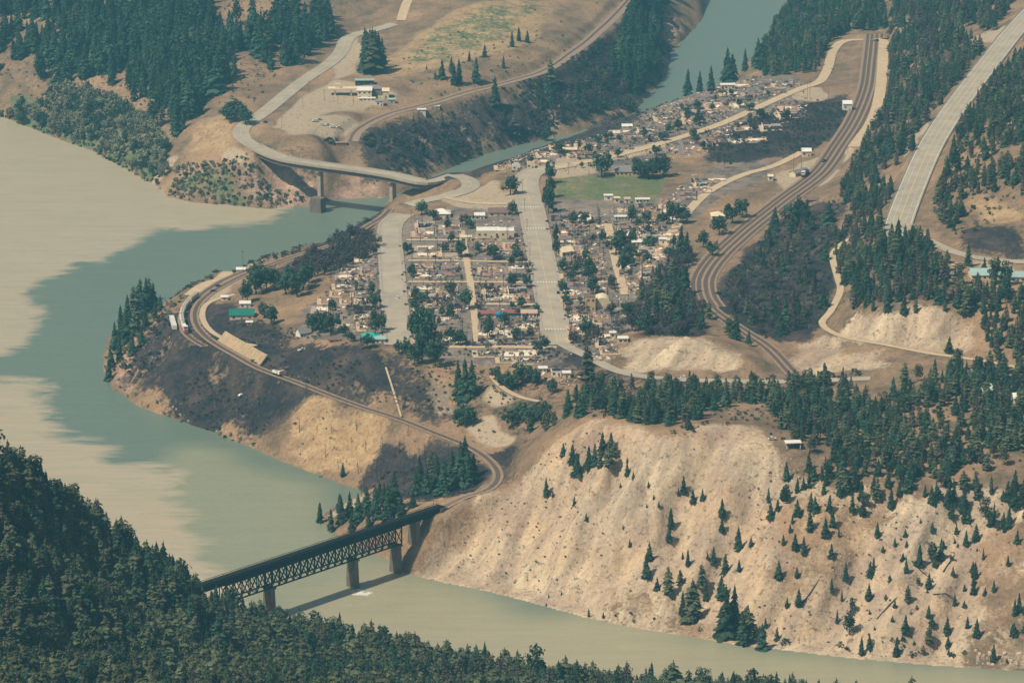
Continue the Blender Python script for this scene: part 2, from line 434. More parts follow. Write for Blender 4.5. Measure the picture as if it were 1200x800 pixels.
class HF:
    def __init__(s, Z): s.Z = Z
    def __call__(s, x, y):
        x = np.clip(np.asarray(x, float), xs[0], xs[-1] - 1e-3); y = np.clip(np.asarray(y, float), ys[0], ys[-1] - 1e-3)
        i = np.clip(np.searchsorted(xs, x, 'right') - 1, 0, NX - 2); j = np.clip(np.searchsorted(ys, y, 'right') - 1, 0, NY - 2)
        u = (x - xs[i]) / (xs[i + 1] - xs[i]); v = (y - ys[j]) / (ys[j + 1] - ys[j])
        q = s.Z
        return (q[j, i] * (1 - u) + q[j, i + 1] * u) * (1 - v) + (q[j + 1, i] * (1 - u) + q[j + 1, i + 1] * u) * v

hz = HF(Z)
YS = np.arange(1150.0, 3700.0, 3.0)
def G(px, py):
    """where the sight line through a pixel meets the ground"""
    dx, dy, dz = ray(px, py)
    t = YS / dy
    z = CAMZ + dz * t
    h = np.maximum(hz(dx * t, YS), 0.0)
    k = np.argmax(z <= h)
    if not (z <= h).any():
        k = len(YS) - 1
    if k > 0:
        a = z[k - 1] - h[k - 1]; b = h[k] - z[k]
        w = a / max(a + b, 1e-6)
        tt = t[k - 1] + (t[k] - t[k - 1]) * w
    else:
        tt = t[k]
    x, y = dx * tt, dy * tt
    return (float(x), float(y), float(max(hz(x, y), 0.0)))

def GPOLY(lst):
    return [G(*q) for q in lst]

# ------------------------------------------------------------------ roads: centre lines found on the ground
def spline(p, step=5.0):
    p = [np.array(q[:2]) for q in p]
    out = []
    n = len(p)
    for i in range(n - 1):
        p0 = p[max(i - 1, 0)]; p1 = p[i]; p2 = p[i + 1]; p3 = p[min(i + 2, n - 1)]
        m = max(2, int(np.linalg.norm(p2 - p1) / step))
        for k in range(m):
            t = k / m
            out.append(0.5 * ((2 * p1) + (p2 - p0) * t + (2 * p0 - 5 * p1 + 4 * p2 - p3) * t * t + (3 * p1 - p0 - 3 * p2 + p3) * t ** 3))
    out.append(p[-1])
    return np.array(out)

ROADS = {}   # name -> dict(line Nx3, width)
def road(name, pix, width, zfix=None, smooth=14):
    c = spline([G(*q) for q in pix])
    # even spacing
    d = np.concatenate([[0], np.cumsum(np.linalg.norm(np.diff(c, axis=0), axis=1))])
    n = max(3, int(d[-1] / 4.0))
    s = np.linspace(0, d[-1], n)
    x = np.interp(s, d, c[:, 0]); y = np.interp(s, d, c[:, 1])
    for _ in range(4):
        x[1:-1] = (x[:-2] + 2 * x[1:-1] + x[2:]) / 4; y[1:-1] = (y[:-2] + 2 * y[1:-1] + y[2:]) / 4
    z = hz(x, y)
    for _ in range(smooth):
        z[1:-1] = (z[:-2] + 2 * z[1:-1] + z[2:]) / 4
    ROADS[name] = dict(line=np.stack([x, y, z], 1), width=width)

road('highway', [(1222, 0), (1188, 37), (1168, 62), (1125, 118), (1100, 155), (1088, 176), (1072, 212), (1057, 250), (1051, 270), (1047, 284)], 19.5)
road('side_road', [(1062, 262), (1075, 274), (1100, 288), (1130, 299), (1170, 305), (1225, 308)], 9)
road('main_street', [(653, 404), (650, 380), (645, 355), (638, 320), (631, 285), (624, 250), (619, 230), (616, 213), (622, 203), (640, 197), (670, 192)], 15)
road('upper_road', [(650, 196), (700, 187), (750, 175), (800, 160), (840, 147), (875, 132), (910, 116), (940, 103), (960, 96), (970, 80), (977, 58), (995, 47), (1045, 43)], 8.5)
road('south_road', [(652, 398), (668, 408), (687, 416), (725, 435), (775, 443), (840, 446), (880, 447), (950, 446), (1020, 443)], 8)
road('west_street', [(467, 404), (464, 370), (461, 340), (458, 300), (456, 275), (460, 260), (472, 251)], 13.5)
road('alley', [(560, 408), (556, 370), (551, 330), (546, 300), (541, 270)], 4.5)
road('east_alley', [(733, 345), (724, 315), (717, 285), (712, 262)], 6)
road('bridge_road', [(532, 205), (545, 209), (552, 216), (545, 223), (522, 230), (500, 234), (478, 240)], 14)
road('cross_street_a', [(520, 231), (560, 238), (616, 238)], 6)
road('cross_street_b', [(478, 305), (520, 305), (570, 306), (630, 307)], 4.2)
road('cross_street_c', [(478, 330), (540, 330), (640, 331)], 4.2)
road('cross_street_d', [(560, 356), (600, 356), (645, 357)], 5.0)
road('cross_street_e', [(505, 406), (570, 406), (652, 407)], 6.0)
road('cross_street_f', [(476, 281), (540, 281)], 4.5)
road('field_road', [(770, 300), (782, 280), (800, 255), (830, 225), (870, 205), (905, 195), (940, 178)], 7)
road('west_road', [(297, 171), (284, 162), (284, 150), (305, 135), (330, 115), (355, 95), (385, 75), (400, 60), (405, 48), (416, 40), (440, 35), (462, 28)], 14)
road('hill_road', [(470, 24), (474, 10), (482, -8)], 9)
road('lower_railway', [(470, 238), (455, 247), (432, 264), (395, 284), (345, 300), (300, 316), (262, 334), (238, 350), (229, 363), (229, 377), (238, 391), (258, 406), (300, 430), (340, 445), (400, 468), (450, 485), (480, 495), (530, 515), (560, 529), (578, 544), (584, 558), (572, 571), (545, 582), (513, 598)], 6.5)
road('siding', [(300, 313), (262, 328), (234, 346), (218, 362), (213, 377), (220, 393), (240, 406)], 6)
road('point_lane', [(345, 291), (300, 306), (265, 320), (240, 333), (222, 346)], 9)
road('eastern_railway', [(1025, 40), (1022, 70), (1017, 105), (1003, 140), (984, 170), (960, 203), (910, 241), (872, 271), (842, 299), (824, 325), (825, 346), (834, 360)], 19)
road('southern_railway', [(823, 330), (825, 346), (836, 364), (868, 386), (900, 407), (917, 424), (934, 442)], 10)
road('yard_lane', [(1036, 45), (1034, 80), (1030, 115), (1020, 145), (1000, 172)], 9)
road('western_railway', [(412, 166), (420, 152), (450, 136), (490, 125), (520, 117), (560, 105), (600, 95), (640, 82), (670, 62), (700, 38), (738, 0), (765, -35)], 12)
road('dirt_track', [(995, 280), (976, 297), (980, 320), (985, 340), (973, 365), (962, 380), (985, 394), (1030, 402), (1090, 414), (1150, 422), (1200, 432)], 4.5)
road('footpath', [(452, 430), (460, 455), (470, 488)], 1.2)
road('slope_track', [(632, 470), (600, 462), (582, 448), (577, 440)], 4)
road('bench_lane', [(300, 405), (258, 395), (238, 375), (243, 355), (275, 345)], 4)

best = np.full(Z.shape, 1e9); ZR = np.zeros(Z.shape)
for nme, r in ROADS.items():
    hw = r['width'] / 2; reach = hw + 11
    for x, y, z in r['line']:
        i0, i1 = np.searchsorted(xs, [x - reach, x + reach]); j0, j1 = np.searchsorted(ys, [y - reach, y + reach])
        d = np.hypot(GX[j0:j1, i0:i1] - x, GY[j0:j1, i0:i1] - y) - hw
        b = best[j0:j1, i0:i1]
        m = d < b
        b[m] = d[m]; ZR[j0:j1, i0:i1][m] = z

# ------------------------------------------------------------------ ground cover zones (as polygons on the ground)
ZONES = {k: np.zeros(Z.shape) for k in ('burnt', 'scree', 'green', 'gravel', 'ash', 'gold', 'rocky')}
def zone(k, pix, s=1.0, soft=2):
    hard = k in ('green',) and soft == 1
    wpx = 0 if hard else (9 if k in ('gravel', 'rocky') else 12)
    m = inpoly(GPOLY(pix), GX + wpx * 2.2 * fbm(GX, GY, 26, 4, 401), GY + wpx * 4 * fbm(GX, GY, 34, 4, 402)).astype(float) * s
    m = blur(m, 1 if hard else (3 if k in ('gravel',) else 8))
    ZONES[k] = np.maximum(ZONES[k], m)

zone('scree', [(478, 672), (500, 640), (512, 605), (545, 588), (590, 566), (600, 555), (620, 533), (650, 514), (690, 493), (720, 498), (760, 512), (790, 517), (830, 497), (870, 495), (900, 512), (930, 538), (960, 553), (1000, 558), (1060, 568), (1120, 568), (1400, 580), (1400, 815), (1000, 788), (800, 762), (620, 724), (490, 692)], 1, 3)
zone('scree', [(705, 415), (740, 402), (770, 390), (795, 385), (830, 400), (862, 412), (860, 440), (800, 440), (750, 438)])
zone('scree', [(985, 372), (1040, 362), (1100, 358), (1148, 362), (1150, 415), (1100, 412), (1040, 403), (990, 392)])
zone('scree', [(920, 402), (980, 392), (1040, 408), (1045, 432), (1000, 440), (940, 432)], .8)
zone('gold', [(360, 475), (420, 485), (455, 500), (450, 520), (430, 545), (405, 562), (385, 556), (330, 535), (345, 505)], 1)
zone('gold', [(590, 566), (600, 557), (640, 520), (690, 495), (640, 580), (560, 640), (490, 665), (520, 600)], .75, 5)
zone('gold', [(1130, 235), (1175, 228), (1200, 235), (1200, 255), (1150, 262)], 1)
zone('gold', [(835, 500), (870, 495), (900, 512), (890, 530), (840, 520)], 1)
zone('gold', [(450, 70), (520, 20), (600, 0), (660, 0), (640, 30), (600, 62), (520, 80), (450, 92)], .9, 4)
zone('gold', [(225, 145), (270, 130), (290, 165), (262, 190), (225, 175)], .9)
zone('gold', [(400, 120), (460, 118), (440, 135), (395, 132)], .8)
zone('gravel', [(190, 195), (210, 175), (215, 180), (190, 217), (178, 214)], 1)
zone('gravel', [(262, 175), (290, 180), (300, 192), (275, 192), (262, 185)], 1)
zone('gravel', [(385, 95), (440, 98), (480, 112), (420, 128), (370, 140), (330, 148), (310, 150), (350, 120)], .9)
zone('gravel', [(385, 95), (395, 60), (392, 45), (420, 40), (425, 60), (410, 90)], .9)
zone('gravel', [(320, 150), (370, 136), (420, 142), (430, 152), (400, 158), (340, 160)], .8)
zone('gravel', [(480, 236), (555, 226), (612, 232), (612, 244), (540, 244)], .9)
zone('gravel', [(640, 205), (700, 180), (760, 165), (790, 170), (720, 190), (700, 207)], .7)
zone('gravel', [(650, 185), (695, 182), (690, 206), (648, 208)], .9)
zone('gravel', [(540, 218), (585, 215), (600, 232), (545, 236)], .8)
zone('gravel', [(500, 440), (515, 430), (530, 455), (540, 475), (525, 490), (500, 490), (495, 470)], .5)
zone('gravel', [(540, 500), (570, 488), (612, 503), (605, 517), (560, 512)], 1)
zone('gravel', [(575, 440), (592, 450), (610, 470), (575, 480), (560, 470)], .7)
zone('gravel', [(232, 352), (260, 322), (290, 308), (310, 308), (280, 330), (250, 350)], 1)
zone('gravel', [(905, 210), (930, 190), (970, 180), (985, 165), (1000, 172), (960, 215), (925, 225)], .9)
zone('gravel', [(935, 105), (960, 100), (975, 112), (965, 120), (930, 118)], 1)
zone('gravel', [(1132, 45), (1150, 38), (1180, 34), (1165, 52), (1145, 50)], 1)
zone('gravel', [(1052, 172), (1078, 150), (1090, 150), (1072, 178), (1068, 200), (1062, 182)], .8)
zone('gravel', [(1180, 515), (1190, 480), (1220, 470), (1220, 510)], 1)
zone('gravel', [(1130, 303), (1200, 308), (1200, 312), (1140, 312)], .8)
zone('gravel', [(375, 605), (412, 583), (425, 578), (418, 590), (395, 602)], 1)
zone('ash', [(360, 395), (365, 360), (400, 310), (440, 280), (480, 250), (600, 235), (650, 232), (800, 240), (805, 280), (790, 320), (750, 370), (720, 410), (700, 420), (650, 425), (560, 425), (480, 412)], 1)
zone('ash', [(590, 205), (600, 180), (700, 155), (800, 110), (860, 95), (940, 95), (960, 120), (860, 150), (780, 185), (700, 210)], .9)
zone('ash', [(780, 240), (800, 215), (850, 190), (900, 180), (910, 195), (850, 230), (810, 262)], .8)
zone('burnt', [(180, 432), (215, 402), (262, 424), (330, 452), (370, 474), (345, 500), (290, 508), (235, 490), (190, 468)])
zone('burnt', [(232, 385), (255, 352), (300, 375), (360, 402), (395, 410), (440, 418), (458, 450), (455, 480), (400, 462), (330, 440), (300, 425), (250, 400)], .95)
zone('burnt', [(160, 470), (140, 430), (190, 370), (240, 345), (300, 372), (390, 405), (470, 420), (520, 440), (560, 500), (500, 495), (440, 480), (380, 475), (330, 520), (240, 500)], .68)
zone('burnt', [(480, 425), (640, 430), (700, 470), (610, 530), (560, 510), (500, 490)], .4)
zone('burnt', [(0, 20), (380, 10), (300, 110), (200, 170), (140, 120), (0, 95)], .3)
zone('burnt', [(985, 230), (1060, 180), (1160, 60), (1050, 60), (1020, 160)], .5)
zone('burnt', [(960, 300), (1050, 290), (1180, 345), (1140, 362), (1000, 362)], .5)
zone('burnt', [(455, 500), (530, 520), (565, 535), (576, 552), (560, 575), (500, 592), (440, 590), (425, 560), (440, 530)])
zone('burnt', [(560, 512), (605, 520), (600, 555), (588, 556), (575, 540)], .9)
zone('burnt', [(835, 350), (870, 290), (930, 245), (985, 230), (985, 290), (965, 380), (930, 405), (890, 392), (850, 372)], 1)
zone('burnt', [(830, 165), (900, 130), (960, 120), (1000, 110), (985, 155), (940, 185), (880, 190), (830, 195)], .9)
zone('burnt', [(720, 360), (760, 330), (815, 300), (815, 350), (830, 375), (850, 400), (800, 385), (750, 395)], .9)
zone('burnt', [(420, 165), (450, 145), (540, 120), (600, 105), (640, 90), (700, 50), (760, 20), (790, 60), (780, 90), (740, 130), (620, 165), (540, 188), (480, 215), (430, 215)], .72, 3)
zone('burnt', [(300, 175), (380, 190), (372, 222), (340, 210)], .5)  # road bridge's shadow on the west bank, painted in with the burnt colours
zone('burnt', [(660, 410), (715, 432), (780, 446), (900, 450), (900, 470), (700, 465), (650, 450)], .55)
zone('burnt', [(500, 225), (600, 195), (740, 145), (830, 100), (780, 120), (640, 165), (560, 195)], .8)
zone('burnt', [(1120, 262), (1200, 262), (1200, 300), (1130, 292)], .9)
zone('burnt', [(1080, 60), (1130, 55), (1160, 60), (1100, 130), (1060, 190), (1050, 160)], .6)
zone('burnt', [(450, 240), (400, 275), (350, 300), (300, 320), (340, 340), (400, 300), (450, 262)], .7)
zone('burnt', [(655, 403), (690, 421), (725, 440), (700, 440), (660, 412)], .8, 1)
zone('green', [(648, 208), (690, 205), (785, 207), (770, 238), (655, 238)], .70, 1)
zone('green', [(0, 105), (80, 120), (150, 150), (190, 170), (195, 215), (150, 198), (60, 160), (0, 137)], .75)
zone('green', [(195, 232), (205, 205), (260, 200), (300, 215), (310, 243), (250, 240)], .6)
zone('green', [(420, 122), (440, 118), (452, 126), (420, 130)], .8)
zone('green', [(470, 75), (500, 40), (560, 15), (640, 5), (600, 45), (520, 72)], .52, 3)
zone('green', [(1130, 306), (1190, 310), (1190, 316), (1130, 312)], .6)
zone('rocky', [(290, 180), (370, 192), (372, 240), (320, 244), (280, 215)], 1)
zone('rocky', [(380, 190), (450, 190), (455, 225), (390, 235)], .8)
zone('rocky', [(130, 450), (150, 410), (185, 395), (205, 400), (185, 430), (170, 450), (150, 470)], .9)
zone('rocky', [(480, 160), (600, 120), (700, 90), (740, 100), (650, 150), (560, 180), (500, 200)], .85)
zone('rocky', [(60, 60), (90, 70), (80, 90), (60, 85)], .8)
zone('rocky', [(780, 20), (810, 20), (800, 45), (785, 60), (770, 45)], .9)
zone('rocky', [(215, 35), (255, 35), (260, 60), (245, 75), (215, 60)], .9)

for pg, k_ in (([(1140, 600), (1215, 585), (1215, 800), (1120, 785), (1150, 680)], .62), ([(930, 560), (1060, 575), (1010, 640), (930, 700), (890, 690), (920, 620)], .55), ([(700, 690), (790, 690), (860, 740), (850, 765), (720, 735)], .5)):
    ZONES['scree'] = ZONES['scree'] * (1 - k_ * blur(inpoly(GPOLY(pg), GX + 26 * fbm(GX, GY, 26, 4, 401), GY + 40 * fbm(GX, GY, 34, 4, 402)).astype(float), 6))
zone('gravel', [(1092, 595), (1128, 595), (1118, 650), (1085, 690), (1050, 755), (1000, 742), (1055, 670)], .5)
# relief: town and flats stay smooth, slopes get gullies and lumps
flat = np.clip(ZONES['ash'] + ZONES['gravel'] + blur(inpoly(GPOLY([(640, 200), (800, 200), (790, 245), (640, 245)]), GX, GY).astype(float), 2), 0, 1)
gy_, gx_ = np.gradient(Z, ys, xs)
slope = np.clip(np.hypot(gx_, gy_), 0, 1)
nearw = np.clip(1.4 * (1 - wetb), 0, 1) * (Z > 0.2)
fine_area = (np.abs(GX) < 600) & (GY > 1190) & (GY < 3430)
rel = fbm(GX, GY, 46, 5, 3) * (1.2 + 13 * slope) * (1 - 0.9 * flat)
# gullies running down the fall line of the talus
u = GX * 0.86 - GY * 0.51 + 26 * fbm(GX, GY, 70, 3, 77); v = GX * 0.51 + GY * 0.86
gul = np.abs(fbm(u, v * 0.30, 26, 5, 21)) * 2.5 + np.abs(fbm(u, v * 0.38, 75, 4, 25)) * 4.6
rel -= blur(ZONES['scree'], 2) * slope * gul * 15
rel += ZONES['rocky'] * fbm(GX, GY, 15, 4, 31) * 22 * np.clip(slope * 2, 0.25, 1)
rel += ZONES['burnt'] * slope * fbm(GX, GY, 18, 4, 61) * 11
rel += fbm(GX, GY, 7, 2, 51) * 1.2 * slope
def furrow(pix, amp, width):
    ln = np.array([q[:2] for q in dens([G(*q) for q in pix], 4.0)]); dm = np.full(Z.shape, 1e9)
    i0, i1 = np.searchsorted(xs, [ln[:, 0].min() - 60, ln[:, 0].max() + 60]); j0, j1 = np.searchsorted(ys, [ln[:, 1].min() - 60, ln[:, 1].max() + 60])
    X_ = GX[j0:j1, i0:i1] + 16 * fbm(GX, GY, 38, 4, 91)[j0:j1, i0:i1]; Y_ = GY[j0:j1, i0:i1]
    d = dm[j0:j1, i0:i1]
    for x, y in ln: np.minimum(d, np.hypot(X_ - x, Y_ - y), out=d)
    return amp * np.clip(1 - dm / width, 0, 1) ** 1.3
fur = 0
for pix, a_, w_ in (([(985, 585), (940, 640), (880, 700)], 7, 22), ([(1110, 592), (1075, 660), (1040, 730)], 5, 20), ([(760, 522), (730, 600), (690, 690)], 6, 22), ([(650, 520), (600, 610), (540, 670)], 6, 22),
                    ([(890, 542), (850, 620), (800, 700)], -7, 18), ([(1040, 582), (1000, 650), (960, 730)], -7, 18), ([(830, 512), (790, 600), (760, 690)], -6, 17), ([(700, 512), (660, 600), (620, 680)], -6, 16), ([(1170, 592), (1130, 670), (1100, 750)], -7, 18), ([(615, 560), (570, 620), (530, 670)], -3, 9)):
    fur = fur + furrow(pix, a_, w_)
rel += fur * np.clip(ZONES['scree'] * 1.5, 0, 1) * np.clip(slope * 2.2, 0, 1)
Z = Z + rel * nearw * fine_area
Z = np.where((~wet) & fine_area & (wetb < 0.4), np.maximum(Z, 0.35), Z)
w = 1 - np.clip((best - 1.5) / 8.0, 0, 1)
w = w * w * (3 - 2 * w)
Z = Z * (1 - w) + (ZR - 0.28) * w
hz.Z = Z

def sstep(a, b, t):
    t = np.clip((t - a) / (b - a), 0, 1)
    return t * t * (3 - 2 * t)

# ------------------------------------------------------------------ terrain sheet
verts = np.stack([GX, GY, Z], -1).reshape(-1, 3)
idx = np.arange(NX * NY).reshape(NY, NX)
quads = np.stack([idx[:-1, :-1], idx[:-1, 1:], idx[1:, 1:], idx[1:, :-1]], -1).reshape(-1, 4)
me = bpy.data.meshes.new('terrain')
me.vertices.add(len(verts)); me.vertices.foreach_set('co', verts.ravel().astype(np.float32))
me.loops.add(quads.size); me.loops.foreach_set('vertex_index', quads.ravel().astype(np.int32))
me.polygons.add(len(quads)); me.polygons.foreach_set('loop_start', np.arange(0, quads.size, 4, dtype=np.int32))
me.polygons.foreach_set('use_smooth', np.ones(len(quads), bool))
me.update(calc_edges=True)
for k, a in ZONES.items():
    at = me.attributes.new('zone_' + k, 'FLOAT', 'POINT')
    at.data.foreach_set('value', np.clip(a, 0, 1).ravel().astype(np.float32))
terrain = link(bpy.data.objects.new('terrain', me))
tag(terrain, 'dry brown river valley ground with burnt banks and a tan talus slope', 'terrain', kind='structure')

tm = bpy.data.materials.new('valley_ground'); tm.use_nodes = True
N = tm.node_tree.nodes; L = tm.node_tree.links
bs = N['Principled BSDF']; bs.inputs['Roughness'].default_value = 0.97; bs.inputs['Specular IOR Level'].default_value = 0.1
geo = N.new('ShaderNodeNewGeometry')
def noise(scale, detail=5, rough=0.6, vec=None, dist=0.0):
    n = N.new('ShaderNodeTexNoise'); n.inputs['Scale'].default_value = scale; n.inputs['Detail'].default_value = detail
    n.inputs['Roughness'].default_value = rough; n.inputs['Distortion'].default_value = dist
    L.new(vec if vec is not None else geo.outputs['Position'], n.inputs['Vector']); return n.outputs['Fac']
def mrange(src, a, b, c=0.0, d=1.0):
    n = N.new('ShaderNodeMapRange'); n.inputs[1].default_value = a; n.inputs[2].default_value = b; n.inputs[3].default_value = c; n.inputs[4].default_value = d
    L.new(src, n.inputs[0]); return n.outputs[0]
def cmix(f, a, b):
    n = N.new('ShaderNodeMix'); n.data_type = 'RGBA'
    if isinstance(f, float): n.inputs[0].default_value = f
    else: L.new(f, n.inputs[0])
    for i, q in ((6, a), (7, b)):
        if isinstance(q, tuple): n.inputs[i].default_value = q
        else: L.new(q, n.inputs[i])
    return n.outputs[2]
def mth(op, a, b):
    n = N.new('ShaderNodeMath'); n.operation = op
    for i, q in ((0, a), (1, b)):
        if isinstance(q, (int, float)): n.inputs[i].default_value = q
        else: L.new(q, n.inputs[i])
    return n.outputs[0]
mr = N.new('ShaderNodeMapping'); mr.inputs['Rotation'].default_value = (0, 0, math.radians(31)); L.new(geo.outputs['Position'], mr.inputs['Vector'])
mp = N.new('ShaderNodeMapping'); mp.inputs['Scale'].default_value = (0.075, 0.026, 0.0)
L.new(mr.outputs[0], mp.inputs['Vector'])
streak = noise(1.0, 6, 0.65, mp.outputs[0], 0.4)
n_big = noise(0.016, 5, 0.6); n_mid = noise(0.07, 5, 0.65); n_fine = noise(0.45, 4, 0.7); n_edge = noise(0.06, 7, 0.72); n_speck = noise(0.8, 3, 0.75); n_tuft = noise(0.33, 3, 0.6); n_patch = noise(0.03, 7, 0.7, None, 0.5)
basec = cmix(mrange(n_mid, .35, .65), srgb(140, 112, 86), srgb(100, 86, 66))
basec = cmix(mrange(n_big, .45, .65), basec, srgb(158, 126, 94))
def layer(prev, k, ca, cb, fa=n_mid, edge=0.8, lo=.36, hi=.64):
    at = N.new('ShaderNodeAttribute'); at.attribute_name = 'zone_' + k
    e = mth('MULTIPLY', mth('SUBTRACT', mth('ADD', mth('MULTIPLY', n_edge, .6), mth('MULTIPLY', n_tuft, .4)), 0.5), edge * 3.4)
    at2 = mth('MULTIPLY', mrange(at.outputs['Fac'], 0.0, 0.08), e)
    f = mrange(mth('ADD', at.outputs['Fac'], at2), lo, hi)
    return cmix(f, prev, cmix(mrange(fa, .36, .64), ca, cb))
c = layer(basec, 'gold', srgb(180, 150, 108), srgb(142, 114, 84), n_edge)
sc_c = cmix(mrange(streak, .38, .62), srgb(202, 180, 146), srgb(156, 138, 116))
sc_c = cmix(mrange(n_big, .42, .6), sc_c, srgb(172, 156, 132))
sc_c = cmix(mrange(noise(0.011, 4, .6), .50, .66, 0, .85), sc_c, cmix(mrange(n_edge, .4, .6), srgb(150, 134, 114), srgb(162, 132, 106)))
sc_c = cmix(mrange(n_speck, .62, .74, 0.0, .7), sc_c, srgb(206, 186, 156))
c = layer(c, 'scree', sc_c, cmix(mrange(streak, .4, .6), srgb(192, 162, 124), srgb(152, 126, 104)), n_big)
c = layer(c, 'green', srgb(112, 116, 76), srgb(90, 98, 64), n_edge)
c = layer(c, 'ash', srgb(146, 128, 110), cmix(mrange(n_patch, .44, .58), srgb(60, 56, 56), srgb(110, 98, 90)), n_edge)
c = layer(c, 'rocky', srgb(186, 150, 122), srgb(120, 98, 84), n_edge, .5)
c = layer(c, 'burnt', srgb(38, 37, 40), cmix(mrange(n_edge, .44, .60), srgb(52, 48, 50), srgb(92, 74, 64)), n_patch, .7)  # scorched ground, plus the shadow painted under the road bridge
c = layer(c, 'gravel', srgb(182, 160, 130), srgb(158, 138, 112), n_fine, .35)
c = cmix(mrange(n_tuft, .58, .66, 0.0, .6), c, srgb(80, 72, 56))
c = cmix(mrange(noise(1.1, 2, 0.6), .63, .70, 0.0, .6), c, srgb(70, 62, 50))
fm = mrange(n_fine, .25, .75, .70, 1.22)
mm = N.new('ShaderNodeMix'); mm.data_type = 'RGBA'; mm.blend_type = 'MULTIPLY'; mm.inputs[0].default_value = 1.0
L.new(c, mm.inputs[6])
cc = N.new('ShaderNodeCombineColor')
for i in range(3): L.new(fm, cc.inputs[i])
L.new(cc.outputs[0], mm.inputs[7])
L.new(mm.outputs[2], bs.inputs['Base Color'])
bp = N.new('ShaderNodeBump'); bp.inputs['Strength'].default_value = 0.9; bp.inputs['Distance'].default_value = 0.8
L.new(mth('ADD', n_fine, mth('MULTIPLY', n_mid, 1.5)), bp.inputs['Height']); L.new(bp.outputs[0], bs.inputs['Normal'])
me.materials.append(tm)

# ------------------------------------------------------------------ water sheet: muddy river meeting the clear green one
wx = np.unique(np.concatenate([[-2500, -1200, -900], np.arange(-680, 681, 5.0), [900, 1200, 2500]])); wy = np.unique(np.concatenate([[-800, 600, 1300], np.arange(1500, 3600, 6.0), [4500, 9000]]))
WX, WY = np.meshgrid(wx, wy)
def wpoly(pix, soft=3):
    wa = 1.0 if soft >= 3 else 0.0
    return blur(inpoly([P(a, b, 0) for a, b in pix], WX + wa * 60 * fbm(WX, WY, 90, 5, 201), WY + wa * 90 * fbm(WX, WY, 80, 5, 202)).astype(float), soft)
mud = wpoly([(-200, 40), (0, 80), (120, 130), (220, 180), (290, 215), (335, 232), (300, 258), (230, 268), (175, 276), (150, 288), (140, 305), (85, 312), (55, 335), (40, 355), (55, 372), (30, 400), (10, 420), (-200, 470)], 5)
mud = np.maximum(mud, wpoly([(-200, 420), (0, 445), (60, 455), (30, 468), (70, 490), (60, 500), (130, 512), (150, 525), (120, 535), (190, 545), (220, 562), (200, 590), (215, 610), (240, 650), (300, 690), (200, 760), (-200, 620)], 6) * .96)
mixz = wpoly([(190, 540), (215, 520), (300, 540), (400, 575), (380, 610), (470, 670), (700, 730), (1300, 795), (1300, 880), (300, 760), (100, 640)], 7)
lowz = wpoly([(300, 735), (340, 700), (420, 672), (480, 680), (700, 735), (1300, 800), (1300, 880), (300, 780)], 9)
mixz = np.maximum(mixz, wpoly([(330, 720), (420, 700), (480, 712), (700, 745), (1300, 810), (1300, 880), (300, 780)], 6))
foam = wpoly([(398, 694), (420, 688), (446, 689), (444, 698), (412, 700)], 1)
foam = np.maximum(foam, wpoly([(328, 716), (345, 712), (345, 722), (330, 728)], 1))
foam = np.maximum(foam, wpoly([(400, 700), (432, 698), (440, 720), (415, 730)], 2) * .5)
foam = np.maximum(foam, wpoly([(826, 18), (840, 15), (842, 18), (830, 20)], 1) * .55)
foam = np.maximum(foam, wpoly([(886, 26), (902, 21), (905, 23), (888, 28)], 1) * .55)
foam = np.maximum(foam, wpoly([(430, 228), (452, 226), (452, 232), (430, 233)], 1) * .7)
wv = np.stack([WX, WY, np.zeros_like(WX)], -1).reshape(-1, 3)
wi = np.arange(wv.shape[0]).reshape(WX.shape)
wq = np.stack([wi[:-1, :-1], wi[:-1, 1:], wi[1:, 1:], wi[1:, :-1]], -1).reshape(-1, 4)
wme = bpy.data.meshes.new('river_water'); wme.from_pydata(wv.tolist(), [], wq.tolist()); wme.update()
for nme, a in (('silt', mud), ('foam', foam), ('mixed', mixz), ('lower', lowz)):
    at = wme.attributes.new(nme, 'FLOAT', 'POINT'); at.data.foreach_set('value', a.ravel().astype(np.float32))
water = link(bpy.data.objects.new('river_water', wme))
tag(water, 'muddy tan river water meeting clear green river water', 'water', kind='structure')
wm = bpy.data.materials.new('silty_river_water'); wm.use_nodes = True
N = wm.node_tree.nodes; L = wm.node_tree.links
bs = N['Principled BSDF']; bs.inputs['Roughness'].default_value = 0.32; bs.inputs['IOR'].default_value = 1.33
geo = N.new('ShaderNodeNewGeometry')
mp = N.new('ShaderNodeMapping'); mp.inputs['Scale'].default_value = (0.022, 0.05, 1); mp.inputs['Rotation'].default_value = (0, 0, math.radians(-7)); L.new(geo.outputs['Position'], mp.inputs['Vector'])
n1 = noise(1.0, 7, 0.62, mp.outputs[0], 0.7)
a1 = N.new('ShaderNodeAttribute'); a1.attribute_name = 'silt'
a2 = N.new('ShaderNodeAttribute'); a2.attribute_name = 'foam'
f = mrange(mth('ADD', a1.outputs['Fac'], mth('MULTIPLY', mth('SUBTRACT', n1, .5), 1.5)), .12, .9)
edgew = mth('MULTIPLY', mth('MULTIPLY', a1.outputs['Fac'], mth('SUBTRACT', 1.0, a1.outputs['Fac'])), 4.0)
f2 = mth('ADD', a1.outputs['Fac'], mth('MULTIPLY', mth('MULTIPLY', mth('SUBTRACT', n1, .5), 3.0), edgew))
f3 = mrange(f2, .22, .78)
a3 = N.new('ShaderNodeAttribute'); a3.attribute_name = 'mixed'
mixf = mrange(mth('ADD', a3.outputs['Fac'], mth('MULTIPLY', mth('MULTIPLY', mth('SUBTRACT', n1, .5), .9), mrange(a3.outputs['Fac'], 0, .2))), .1, 1.0)
clearc = cmix(mixf, srgb(98, 111, 95), srgb(138, 136, 106))
a4 = N.new('ShaderNodeAttribute'); a4.attribute_name = 'lower'
